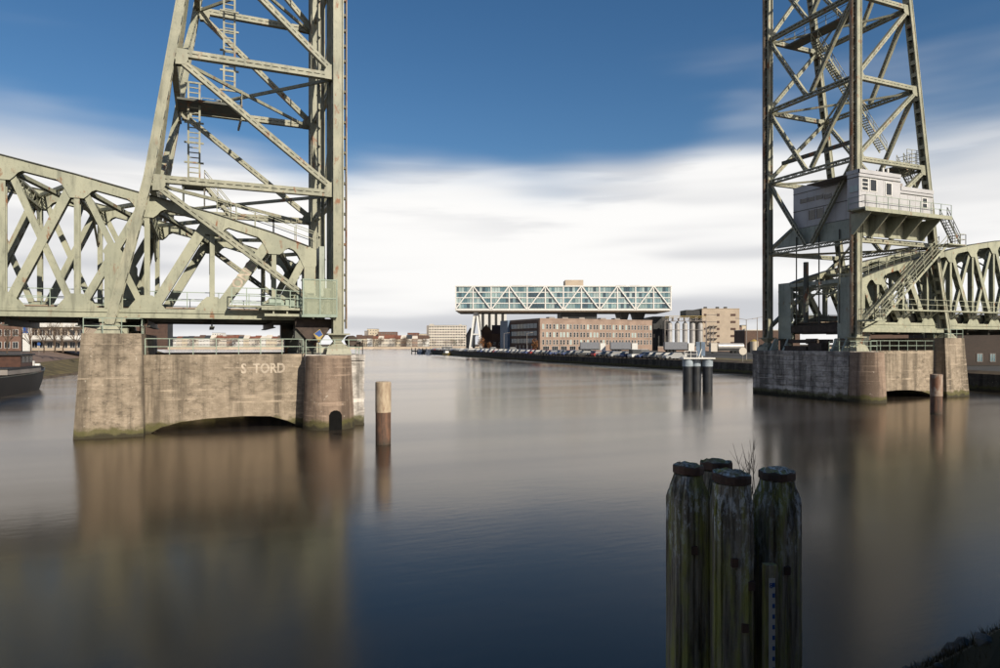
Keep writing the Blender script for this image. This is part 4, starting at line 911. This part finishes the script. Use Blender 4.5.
# ------------------------------------------------------------------ vehicles
def car_mesh(paint, van=False):
    mb = MB(); h = 1.45 if not van else 2.0
    prof = [(-2.1, .32), (2.05, .32), (2.12, .62), (1.95, .82), (.95, .95), (-2.0, .95), (-2.15, .75)]
    mb.prism([(x, -.86, z) for x, z in prof], (0, 1.72, 0))
    mb.mi = 1; mb.hexa([(-1.85, -.80, .95), (.95, -.80, .95), (.95, .80, .95), (-1.85, .80, .95)], [(-1.45 if not van else -1.85, -.66, h - .05), (.25, -.66, h - .05), (.25, .66, h - .05), (-1.45 if not van else -1.85, .66, h - .05)])
    mb.mi = 0; mb.hexa([(-1.47, -.67, h - .05), (.27, -.67, h - .05), (.27, .67, h - .05), (-1.47, .67, h - .05)], [(-1.35, -.58, h), (.1, -.58, h), (.1, .58, h), (-1.35, .58, h)])
    mb.mi = 2
    for x in (-1.3, 1.3):
        for y in (-.80, .80): mb.cyl((x, y - .1, .32), (x, y + .1, .32), .32, 10)
    mb.mi = 3
    for y in (-.6, .6): mb.box(2.06, 2.13, y - .18, y + .18, .62, .76)
    return mb.mesh('car', [paint, 'car_glass', 'tyre', 'white_paint'])
CARS = [car_mesh('car_paint_%d' % i, i == 3) for i in range(6)]; CN = ['black', 'blue', 'silver', 'white', 'red', 'dark grey']
def park(line, off, step, z, label, group, heading, skip=.1, inland=1, w=None):
    P = [Vector(p) for p in line]
    for a, b in zip(P[:-1], P[1:]):
        d = (b - a); L_ = d.length; d.normalize(); nn = Vector((d.y, -d.x)) * inland; k = step / 2
        while k < L_:
            if rb.random() > skip:
                c = rb.choices(range(6), w or (4, 3, 2, 2, 1, 3))[0]; q = a + d * k + nn * (off + rb.uniform(-.3, .3)); x, y = G(*q)
                o = link('parked_car', CARS[c], None, (x, y, z), (0, 0, -YAW + math.atan2(d.y, d.x) + heading + rb.uniform(-.04, .04) + (math.pi if rb.random() < .4 else 0)))
                tag(o, label % (count(label + CN[c]), CN[c]), 'car', group)
            k += step
park([(-22, 331), (-10, 296), (16.1, 217.5), (42.4, 150.6), (46, 136)], 10.8, 2.75, 2.62, '%s %s car from the jetty end in the front row along the right quay', 'cars parked along the right quay', R(90), .08, w=(3, 2.5, 4, 2.5, 1, 3))
park([(6, 290), (26, 226), (44, 178), (52, 150)], 19, 2.9, 2.62, '%s %s car from the jetty end in the second row on the right quay', 'cars parked along the right quay', R(90), .25, w=(3, 2.5, 4, 2.5, 1, 3))
park([(-70, 94), (-75.7, 112), (-81, 130), (-90, 152)], 19, 5.6, 3.95, '%s %s car counted away from the barge on the left bank street', 'cars parked on the left bank', 0, .15, -1)
def trailer(X, Y, rz, label, cab, long=13.0, tank=False):
    t = gthing('lorry', label, 'lorry', X, Y, 2.62, rz, 'lorries on the right quay')
    if tank: MB().cyl((0, 0, 2.3), (long, 0, 2.3), 1.15, 20).build('tank', 'silo_steel', t, True); MB().box(0, long, -.5, .5, .75, 1.2).build('chassis', 'dark_cladding', t)
    else: MB().box(0, long, -1.25, 1.25, 1.15, 3.9).build('trailer_box', 'trailer_grey', t); MB().box(0, long, -.5, .5, .75, 1.14).build('chassis', 'dark_cladding', t)
    for x in ([long - 1.2, long - 2.5, long - 3.8] if cab < 0 else [1.2, 2.5, 3.8]):
        for y in (-1, 1): MB().cyl((x, y - .15, .5), (x, y + .15, .5), .5, 12).build('wheel', 'tyre', t)
    cx = -2.6 if cab < 0 else long + .4
    c = MB().box(cx, cx + 2.2, -1.2, 1.2, .5, 3.5).build('cab', 'white_paint' if not tank else 'pale_render', t); MB().box(cx - .03, cx + 2.23, -1.0, 1.0, 2.0, 3.0).build('windscreen', 'window_dark', c)
    for y in (-1, 1): MB().cyl((cx + 1.1, y - .15, .5), (cx + 1.1, y + .15, .5), .5, 12).build('wheel', 'tyre', t)
trailer(32.3, 272, 0, 'grey box lorry parked left in front of the brick factory', 1, 7.5); trailer(43.8, 268, 0, 'grey box lorry with white cab in front of the factory end', 1, 8.0); trailer(62.0, 255, 0, 'grey box lorry parked in front of the steel silos', 1, 8.5); trailer(76, 236, 0, 'silver tanker lorry behind the blue mooring dolphin', -1, 9.0, True)

# ------------------------------------------------------------------ quay furniture
def lamp(label, X, Y, h, double=False, z=2.6):
    t = gthing('street_lamp', label, 'street lamp', X, Y, z, 0, 'lamps on the quay'); MB().cyl((0, 0, 0), (0, 0, h), .11, 8, .07).build('post', 'grey_render', t)
    for s_ in ((1, -1) if double else (1,)): MB().beam((0, 0, h - .06), (s_ * 1.5, 0, h + .15), .09, .09).build('arm', 'grey_render', t); MB().hexa([(s_ * 1.2, -.14, h + .06), (s_ * 2.2, -.14, h + .16), (s_ * 2.2, .14, h + .16), (s_ * 1.2, .14, h + .06)], [(s_ * 1.2, -.1, h + .2), (s_ * 2.2, -.1, h + .3), (s_ * 2.2, .1, h + .3), (s_ * 1.2, .1, h + .2)]).build('lamp_head', 'grey_render', t)
lamp('double-armed street lamp left of the right tower', 50.0, 137, 8.2, True); lamp('street lamp close beside the right tower', 52.2, 137, 8.6); lamp('street lamp in front of the brown gabled hall', 1.6, 270, 7.5); lamp('street lamp in front of the factory side', 9.8, 245, 7.2)
t = gthing('round_sign', 'round white sign disc on the quay left of the right tower', 'sign', 45.5, 126.5, 2.45); MB().cyl((0, 0, 0), (0, 0, 1.4), .06, 8).build('post', 'grey_render', t); MB().cyl((0, -.1, 2.0), (0, 0, 2.0), .72, 24).build('disc', 'pale_render', t, True)
t = gthing('road_sign', 'round blue road sign on the left bank', 'sign', (39 - 500) / 675 * 121, 121, 3.9); MB().cyl((0, 0, 0), (0, 0, 1.8), .04, 8).build('post', 'grey_render', t); MB().cyl((0, -.06, 1.9), (0, 0, 1.9), .3, 16).build('disc', 'blue_sign', t)
for i, (X, Y) in enumerate(((44.9, 150), (35.5, 172), (27, 195), (50.0, 126))): 
    t = gthing('mooring_post', ('white mooring post on the quay edge right of the blue dolphin board', 'white mooring post on the quay edge before the steel silos', 'white mooring post on the quay edge before the factory end', 'white mooring post on the quay edge nearest the right tower')[i], 'bollard', X, Y, 2.5, group='mooring posts on the quay edge'); MB().cyl((0, 0, 0), (0, 0, .9), .22, 10).build('post', 'white_paint', t); MB().cyl((0, 0, .9), (0, 0, 1.1), .3, 10, .2).build('cap', 'white_paint', t)
# blue mooring dolphin in the channel
t = gthing('steel_dolphin', 'dark triple-pile mooring dolphin with blue-grey collars and board', 'dolphin', 23.85, 81.6, 0)
for i, x in enumerate((-1.16, 0, 1.24)):
    MB().cyl((x, .5 if i == 1 else 0, -3), (x, .5 if i == 1 else 0, 3.1), .58, 24).build('pile', 'navy_pile', t, True); MB().cyl((x, .5 if i == 1 else 0, 3.1), (x, .5 if i == 1 else 0, 4.0), .62, 24).build('collar', 'collar_paint', t, True)
MB().box(-1.85, 1.95, -.75, 1.2, 4.0, 4.16).build('platform', 'white_paint', t); MB().box(-.05, 1.05, .3, .4, 4.35, 6.05).build('board', 'blue_paint', t); mb = MB(); mb.box(.46, .54, .24, .3, 4.16, 6.05); mb.build('board_post', 'dark_steel', t)
railing(MB(), [(-1.7, -.6, 4.16), (-.2, -.6, 4.16)], .8, .75, (1., .5), .05).build('railing', 'white_paint', t); MB().cyl((-1.4, 0, 4.16), (-1.4, 0, 4.7), .16, 10).build('bollard', 'white_paint', t); MB().beam((.1, -.3, 4.16), (.5, -.1, 5.2), .07, .07).build('ladder_stile', 'white_paint', t)
# black jetty at the far tip of the quay
t = gthing('jetty', 'black timber jetty at the far tip of the right quay', 'jetty', -50, 405, 0, R(-58)); MB().box(0, 34, -3, 1.5, 1.2, 1.9).build('deck', 'dark_cladding', t)
for i in range(7): MB().cyl((i * 5, -3.2, -1), (i * 5, -3.2, 3.4), .3, 8).build('pile', 'dark_cladding', t)
railing(MB(), [(0, -2.8, 1.9), (34, -2.8, 1.9)], 1.1, 2.2, (1., .5), .05).build('railing', 'white_paint', t)
for i, (X, Y, m, nm) in enumerate(((-22, 345, 'yellow_paint', 'yellow'), (-34, 372, 'white_paint', 'white'), (-41, 392, 'blue_paint', 'blue'))):
    t = gthing('work_boat', 'small %s work boat moored at the far tip of the right quay' % nm, 'boat', X - 5, Y - 2, 0, R(-65), 'work boats at the quay tip')
    MB().hexa([(-3, -1, -.3), (2.5, -1, -.3), (2.5, 1, -.3), (-3, 1, -.3)], [(-3.2, -1.3, 1.1), (4.2, -.4, 1.4), (4.2, .4, 1.4), (-3.2, 1.3, 1.1)]).build('hull', m, t); MB().hexa([(-2, -.9, 1.15), (.6, -.9, 1.15), (.6, .9, 1.15), (-2, .9, 1.15)], [(-1.8, -.8, 2.9), (.2, -.8, 2.9), (.2, .8, 2.9), (-1.8, .8, 2.9)]).build('cabin', 'white_paint', t)

# ------------------------------------------------------------------ old barge on the left
bx, by = -61.6, 89.5; dirb = Vector((.30, -.954)); ang = math.atan2(-dirb.y, -dirb.x)
t = gthing('barge', 'black old river barge with wooden wheelhouse moored at the left edge', 'barge', bx, by, 0, ang)
st = [(0, .08, 2.95, 2.6), (-.9, .9, 2.85, 2.0), (-2.2, 1.7, 2.65, 1.4), (-4.5, 2.35, 2.4, .9), (-9, 2.5, 2.2, .6), (-18, 2.5, 2.15, .6), (-26, 2.4, 2.3, .8), (-28.5, 1.7, 2.5, 1.4)]
mb = MB(); rows = []
for x, hw_, zt_, rake in st: rows.append([(x + (0 if x > -1 else 0), -hw_, zt_), (x - rake * .35, -hw_ * .96, 1.2), (x - rake * .9, -hw_ * .78, -.6), (x - rake * .9, hw_ * .78, -.6), (x - rake * .35, hw_ * .96, 1.2), (x, hw_, zt_)])
vs = [p for r_ in rows for p in r_]; fs = []
for i in range(len(rows) - 1):
    for j in range(5): fs.append((i * 6 + j, i * 6 + j + 1, (i + 1) * 6 + j + 1, (i + 1) * 6 + j))
    fs.append((i * 6 + 5, i * 6, (i + 1) * 6, (i + 1) * 6 + 5))
fs += [(0, 1, 2, 3, 4, 5), tuple((len(rows) - 1) * 6 + j for j in range(5, -1, -1))]
mb.add(vs, fs); h_ = mb.build('hull', 'hull_black', t, True)
for i in range(len(rows) - 1):
    for j in (0, 5): 
        a, b = Vector(rows[i][j]), Vector(rows[i + 1][j]); MB().beam(a + Vector((0, 0, .04)), b + Vector((0, 0, .04)), .12, .14).build('gunwale', 'dark_steel', h_)
MB().box(-15, -4.2, -1.9, 1.9, 2.3, 2.95).build('hatch_coaming', 'grey_render', t)
MB().box(-15.1, -4.1, -2.0, 2.0, 2.95, 3.05).build('hatch_cover', 'dark_cladding', t)
wh2 = MB().box(-9.2, -5.2, -1.3, 1.3, 3.05, 4.45).build('wheelhouse', 'wood_red', t); MB().box(-9.5, -4.9, -1.5, 1.5, 4.45, 4.6).build('roof', 'dark_cladding', t)
for k in range(3): MB().box(-8.9 + k * 1.25, -7.9 + k * 1.25, 1.3, 1.34, 3.55, 4.3).build('window', 'window_dark', wh2); MB().box(-8.9 + k * 1.25, -7.9 + k * 1.25, -1.34, -1.3, 3.55, 4.3).build('window', 'window_dark', wh2)
mb = MB(); mb.box(-2.9, -2.4, .6, 1.2, 2.5, 3.9); mb.box(-1.9, -1.5, -.4, .4, 2.6, 3.6); mb.cyl((-1.2, -.9, 3.0), (-1.2, .9, 3.0), .25, 10); mb.build('windlass', 'white_paint', t)
railing(MB(), [(-4.4, 2.2, 2.4), (-2.2, 1.6, 2.65), (-.9, .85, 2.85)], .9, .9, (1., .5), .05).build('railing', 'white_paint', t)

# ------------------------------------------------------------------ bare trees and shrubs
def tree_meshes(seed, h, spread):
    rnd = random.Random(seed); tk, cr = MB(), MB()
    def grow(p, d, ln, r, lv):
        q = p + d * ln; (tk if lv < 2 else cr).cyl(p, q, r, 5 if lv < 2 else 3, r * .62, caps=False)
        if lv >= 5: return
        for _ in range(3 if lv else 5):
            nd = (d + Vector((rnd.uniform(-1, 1), rnd.uniform(-1, 1), rnd.uniform(-.25, .7))) * spread).normalized()
            grow(p.lerp(q, rnd.uniform(.55, 1.0)), nd, ln * rnd.uniform(.55, .8), r * .55, lv + 1)
    grow(Vector((0, 0, -.1)), Vector((0, 0, 1)), h * .36, h * .022, 0)
    return tk.mesh('trunk', 'bark'), cr.mesh('crown', 'twig')
TM = [tree_meshes(i, 7.5, .75) for i in (1, 2, 3)]
def far_crown(seed):
    rnd = random.Random(seed); mb = MB()
    for _ in range(420):
        u = Vector((rnd.gauss(0, 1), rnd.gauss(0, 1), rnd.gauss(0, 1))).normalized() * rnd.random() ** .4; p = Vector((u.x * 2.7, u.y * 2.7, 4.6 + u.z * 2.6))
        a = (u + Vector((rnd.uniform(-.5, .5), rnd.uniform(-.5, .5), .5))).normalized() * rnd.uniform(.4, .9); b = a.orthogonal().normalized() * .09
        mb.add([p - b, p + b, p + a], [(0, 1, 2)])
    return mb.mesh('crown', 'twig')
TM += [(TM[i][0], far_crown(40 + i)) for i in range(3)]
def tree(label, X, Y, z, k, sc_=1.0, group='bare winter trees'):
    x, y = G(X, Y); t = thing('bare_tree', label, 'tree', (x, y, z), rb.uniform(0, 6.28), group); t.scale = (sc_, sc_, sc_)
    k = k % 3 + (3 if Y > 600 else 0); link('trunk', TM[k][0], t); link('crown', TM[k][1], t)
for i, px in enumerate((7, 31, 44, 55, 63, 76)):
    Y = 138 + 3 * i; tree('%s bare street tree from the left before the flats on the left bank' % nth(i + 1), (px - 500) / 675 * Y, Y, 3.95, i, .95 + .12 * (i % 2), 'bare trees on the left bank')
for i in range(34):
    px = 168 + (i + rb.random() * .8) * 7.2 if i < 20 else 358 + (i - 20 + rb.random() * .8) * 4.9; Y = rb.uniform(818, 846) if i % 3 else 792 if px < 320 else 822
    tree(('%s bare tree from the left among the far row houses under the left truss' % nth(i + 1)) if i < 20 else ('%s bare tree right of the left pier among the far row houses' % nth(i - 19)), (px - 500) / 675 * Y, Y, 2.8, i, rb.uniform(1.25, 1.75), 'bare trees on the far shore')
for i, px in enumerate((434, 446, 452, 461)): tree('%s bare tree from the left before the cream apartments on the far shore' % nth(i + 1), (px - 500) / 675 * 822, 822, 2.8, i, 1.25, 'bare trees before the far apartments')
def shrub(name, label, cat, X, Y, z, rx, rz_, mat, n=260, s_=.3, group=None):
    rnd = random.Random(int(X * 7 + Y)); t = gthing(name, label, cat, X, Y, z, 0, group); mb = MB()
    for _ in range(n):
        u = Vector((rnd.gauss(0, 1), rnd.gauss(0, 1), rnd.gauss(0, 1))).normalized() * rnd.random() ** .45; p = Vector((u.x * rx, u.y * rx, rz_ * (1.15 + u.z)))
        a, b = Vector((rnd.uniform(-1, 1), rnd.uniform(-1, 1), rnd.uniform(-1, 1))).normalized() * s_, Vector((rnd.uniform(-1, 1), rnd.uniform(-1, 1), rnd.uniform(-1, 1))).normalized() * s_
        mb.add([p - a, p + b, p + a, p - b], [(0, 1, 2, 3)])
    mb.build('crown', mat, t); MB().cyl((0, 0, -.1), (0, 0, rz_ * 1.1), .09, 6, .04).build('trunk', 'bark', t)
shrub('rusty_tree', 'small rust-leaved tree in front of the factory side', 'tree', 13.5, 262, 2.6, 1.3, 2.6, 'rust_leaf'); shrub('rusty_tree', 'small rust-leaved tree beside the white legs', 'tree', -8.8, 318, 2.6, 1.9, 3.2, 'rust_leaf'); shrub('rusty_tree', 'small rust-leaved tree by the brown gabled hall', 'tree', -5.2, 322, 2.6, 1.2, 2.0, 'rust_leaf')
shrub('conifer', 'dark conifer in front of the cream apartments on the far shore', 'tree', (455 - 500) / 675 * 815, 815, 2.8, 2.4, 4.0, 'hedge')
for i in range(9): shrub('quay_shrub', '%s low green shrub from the white legs along the quay edge' % nth(i + 1), 'shrub', -12 + i * 1.6 + .3, 306 - i * 4.4, 2.45, 1.3, .75, 'hedge', 120, .25, 'shrubs along the quay edge')

# ------------------------------------------------------------------ foreground: timber dolphin
def timber_pile(mb, x, y, r, top, rot, kf):
    """hewn square balk with chamfered arrises, drying cracks and a worn shoulder"""
    rnd = random.Random(int(x * 100) + 31); per = 8; cor = []
    for k in range(4):
        for e in (-32, 32): a = rot + R(90 * k + e); cor.append(Vector((math.cos(a), math.sin(a))) * r * 1.05)
    base = []
    for i in range(8):
        for j in range(per): base.append(cor[i].lerp(cor[(i + 1) % 8], j / per))
    n = len(base); groove = [rnd.uniform(0, .008) if rnd.random() < .84 else rnd.uniform(.10, .24) for _ in range(n)]; ph = [rnd.uniform(0, 6) for _ in range(n)]; fr = [rnd.uniform(.8, 2.5) for _ in range(n)]
    sh = [rnd.uniform(-.13, .08) for _ in range(n)]
    for i in range(n): sh[i] = (sh[i] + sh[i - 1]) / 2
    zs = [-4.5, 1.8] + [2.1 + .14 * i for i in range(16)]; zs = [z for z in zs if z < top - .4] + [top - .34, top - .28, top - .22, top - .16, top - .11, top - .10]
    rings = []
    for z in zs:
        ring = []
        for i in range(n):
            f = min(1.0, max(0.0, (z - (top - .30 + sh[i])) / .16)); k = (1 - f) + kf * f
            q = base[i].normalized() * r * kf * .98
            g = 1 - groove[i] * (.55 + .45 * math.sin(z * fr[i] + ph[i])) * (1 - f)
            p = (base[i] * g).lerp(q, f); ring.append((x + p.x + rnd.uniform(-.002, .002), y + p.y + rnd.uniform(-.002, .002), z))
        rings.append(ring)
    m = len(zs)
    mb.add([p for q in rings for p in q], [(k * n + i, k * n + (i + 1) % n, (k + 1) * n + (i + 1) % n, (k + 1) * n + i) for k in range(m - 1) for i in range(n)] + [tuple((m - 1) * n + i for i in range(n))])
gx, gy = G(2.35, 6.9)
TD = thing('timber_dolphin', 'cluster of four dark mossy timber mooring piles in the foreground', 'dolphin', (gx, gy, 0), -YAW)
PILES = [(-.425, .0, .212, 4.57, .25, .70), (-.08, -.28, .212, 4.54, -.12, .86), (.49, .02, .226, 4.51, .3, .76), (.02, .5, .22, 4.52, .3, .78)]
for (x, y, r, tp, ro, kf) in PILES:
    mb = MB(); timber_pile(mb, x, y, r, tp, ro, kf); p = mb.build('pile', 'old_timber', TD)
    rc = random.Random(int(x * 50) + 3); tx, ty = rc.uniform(-.05, .05), rc.uniform(-.06, .06); R0 = r * kf * 1.03; n_ = 18; rings = []
    for zr, kr in ((-.085, 1.0), (-.02, 1.0), (-.005, .95), (-.012, .80), (.012, .55)):
        rings.append([(x + math.cos(R(20 * i)) * R0 * kr * (1 + .035 * math.sin(i * 2.1 + x * 9)), y + math.sin(R(20 * i)) * R0 * kr * (1 + .035 * math.sin(i * 2.1 + x * 9)), tp + zr + tx * math.cos(R(20 * i)) * R0 + ty * math.sin(R(20 * i)) * R0 + (rc.uniform(-.014, .014) if kr < .96 else rc.uniform(-.004, .004))) for i in range(n_)])
    mb = MB(); mb.add([p_ for q in rings[:3] for p_ in q], [(k * n_ + i, k * n_ + (i + 1) % n_, (k + 1) * n_ + (i + 1) % n_, (k + 1) * n_ + i) for k in range(2) for i in range(n_)]); mb.build('iron_cap', 'pile_rust', p)
    mb = MB(); mb.add([p_ for q in rings[2:] for p_ in q], [(k * n_ + i, k * n_ + (i + 1) % n_, (k + 1) * n_ + (i + 1) % n_, (k + 1) * n_ + i) for k in range(2) for i in range(n_)] + [tuple(2 * n_ + i for i in range(n_))]); mb.build('timber_end', 'old_timber', p)
MB().box(.12, .34, .24, .42, -4.5, 4.1).build('gap_filler_post', 'old_timber', TD); MB().box(-.30, -.1, .24, .42, -4.5, 4.1).build('gap_filler_post', 'old_timber', TD)  # posts added behind so the gap between the piles goes dark
for z, h2 in ((2.9, .3), (3.66, .34)): MB().beam((-.46, .12, z), (.48, .12, z), h2, .16, (0, 1, 0)).build('cross_beam', 'old_timber', TD)
for x, z in ((-.12, 3.72), (.04, 3.5), (-.02, 3.1), (-.42, 3.75), (.5, 3.55)):
    y = -.50 if abs(x) < .2 else -.215; MB().hexa([(x - .03, y, z - .04), (x + .03, y, z - .04), (x + .03, y + .1, z - .04), (x - .03, y + .1, z - .04)], [(x - .03, y, z + .04), (x + .03, y, z + .04), (x + .03, y + .1, z + .04), (x - .03, y + .1, z + .04)]).build('bolt', 'pile_rust', TD)
mb = MB().box(.165, .285, -.50, -.42, -1, 3.70); wb = mb.build('gauge_board', 'old_timber', TD)
gs = thing('water_gauge', 'narrow blue and white water level gauge on the timber piles', 'gauge', (gx, gy, 0), -YAW)
MB().box(.195, .255, -.51, -.505, .5, 3.58).build('scale', 'pale_render', gs)
mb = MB()
for i in range(46):
    z = 3.54 - i * .05
    if i % 2 == 0: mb.box(.228, .252, -.513, -.511, z - .04, z)
mk = mb.build('tick_marks', 'blue_sign', gs); mk['kind'] = 'stuff'
link('numerals', text_mesh('8', .07, 'blue_sign', 'numerals'), gs, (.198, -.512, 3.49), (R(90), 0, 0))
x_, y_ = G(2.35 + .3, 6.9 + .25); tw = thing('twig_shrub', 'leafless twigs growing out of the timber piles', 'plant', (x_, y_, 4.2), -YAW)
rt_ = random.Random(4)
for i in range(9):
    mb = MB(); p = Vector((rt_.uniform(-.05, .08), rt_.uniform(-.05, .05), 0)); d = Vector((rt_.uniform(-.35, .3), rt_.uniform(-.2, .2), 1)).normalized(); L_ = rt_.uniform(.35, .62)
    mb.cyl(p, p + d * L_, .004, 4, .0015, caps=False)
    for k in range(3): q = p + d * L_ * rt_.uniform(.4, .85); mb.cyl(q, q + (d + Vector((rt_.uniform(-.6, .6), rt_.uniform(-.5, .5), 0))).normalized() * L_ * .3, .0025, 3, .001, caps=False)
    mb.build('twig', 'bark', tw)

# ------------------------------------------------------------------ the quay the camera stands on
def bank_z(X, Y):
    z = 4.05 - max(0, Y - .9) * 1.15                                   # own bank drops to the water just in front
    if X > 1.5: z = max(z, 3.22 - max(0, Y - 6.4) * .8 - max(0, 5.0 - X) * .5)
    return max(z, -1.2)
mb = MB(); nx, ny = 120, 84
rg = random.Random(9)
for j in range(ny + 1):
    for i in range(nx + 1):
        X = -26 + 52 * i / nx; Y = -16 + 28 * j / ny
        if X > 2: X = 2 + (X - 2) * 1.0
        z = bank_z(X, Y); z += (rg.uniform(-.07, .09) if z > -1 else 0); x, y = G(X, Y); mb.v.append(Vector((x, y, z)))
mb.f = [(j * (nx + 1) + i, j * (nx + 1) + i + 1, (j + 1) * (nx + 1) + i + 1, (j + 1) * (nx + 1) + i) for j in range(ny) for i in range(nx)]; mb.m = [0] * len(mb.f)
struct('near_bank', mb, 'grass')
mb = MB(); x0 = 0
for p in ((-26, -16), (26, -16), (26, -60), (-26, -60)): mb.v.append(Vector((*G(*p), 4.05)))
mb.f = [(0, 1, 2, 3)]; mb.m = [0]; struct('near_quay', mb, 'asphalt')
mb = MB()
for _ in range(900):
    X, Y = rg.uniform(2.8, 7.5), rg.uniform(3.5, 10); z = bank_z(X, Y)
    if z < .1: continue
    x, y = G(X, Y); r = rg.uniform(.02, .07) if rg.random() < .9 else rg.uniform(.07, .15); c = Vector((x, y, z + r * .2)); k = len(mb.v); sq = (rg.uniform(.7, 1.2), rg.uniform(.7, 1.2), rg.uniform(.45, .8))
    for (a, b) in ((0, 90), (0, 20), (72, 30), (144, 15), (216, 28), (288, 18), (36, -25), (108, -20), (180, -30), (252, -22), (324, -25)):
        rr = r * rg.uniform(.8, 1.15); mb.v.append(c + Vector((math.cos(R(a)) * math.cos(R(b)) * rr * sq[0], math.sin(R(a)) * math.cos(R(b)) * rr * sq[1], math.sin(R(b)) * rr * sq[2])))
    for i in range(5):
        i2 = (i + 1) % 5; mb.f += [(k, k + 1 + i, k + 1 + i2), (k + 1 + i, k + 6 + i, k + 1 + i2), (k + 1 + i2, k + 6 + i, k + 6 + i2)]; mb.m += [0, 0, 0]
o = mb.build('bank_rubble', 'gravel_stone'); tag(o, 'dark rubble stones on the near bank at the lower right corner', 'rubble'); o['kind'] = 'stuff'
mb = MB()
for _ in range(16000):
    X, Y = rg.uniform(3.2, 7), rg.uniform(4, 9); z = bank_z(X, Y)
    if z < .9: continue
    x, y = G(X, Y); h = rg.uniform(.04, .13); a = rg.uniform(0, 6.28); w_ = .006; d = Vector((math.cos(a), math.sin(a), 0)); l_ = Vector((rg.uniform(-.6, .6) * h, rg.uniform(-.6, .6) * h, h)); p = Vector((x, y, z - .01))
    k = len(mb.v); mb.v += [p - d * w_, p + d * w_, p + l_]; mb.f.append((k, k + 1, k + 2)); mb.m.append(0)
o = mb.build('bank_grass', 'grass'); tag(o, 'short grass growing between the stones of the near bank', 'grass'); o['kind'] = 'stuff'

# ------------------------------------------------------------------ unseen warehouse added behind the camera to shade the foreground
wx, wy = CU + 4.5, CV - 15
WH = thing('added_shade_block', 'unseen tall pale warehouse added behind the viewpoint to shade the near bank', 'building', (wx - 40, wy, 4.05), 0.0)
MB().box(0, 96, -12, 0, 0, 19.4).build('wall', 'pale_render', WH); MB().prism([(-.4, -12.4, 19.38), (-.4, .4, 19.38), (-.4, -6, 22.3)], (96.8, 0, 0)).build('roof', 'slate', WH)
wbm = window_mesh(1.6, 2.2, 'white_paint', 'window_dark', (2, 3))
for k in range(5):
    for i in range(21): link('window', wbm, WH, (3 + i * 4.5, 0.02, 1.0 + k * 3.7), (0, 0, math.pi))
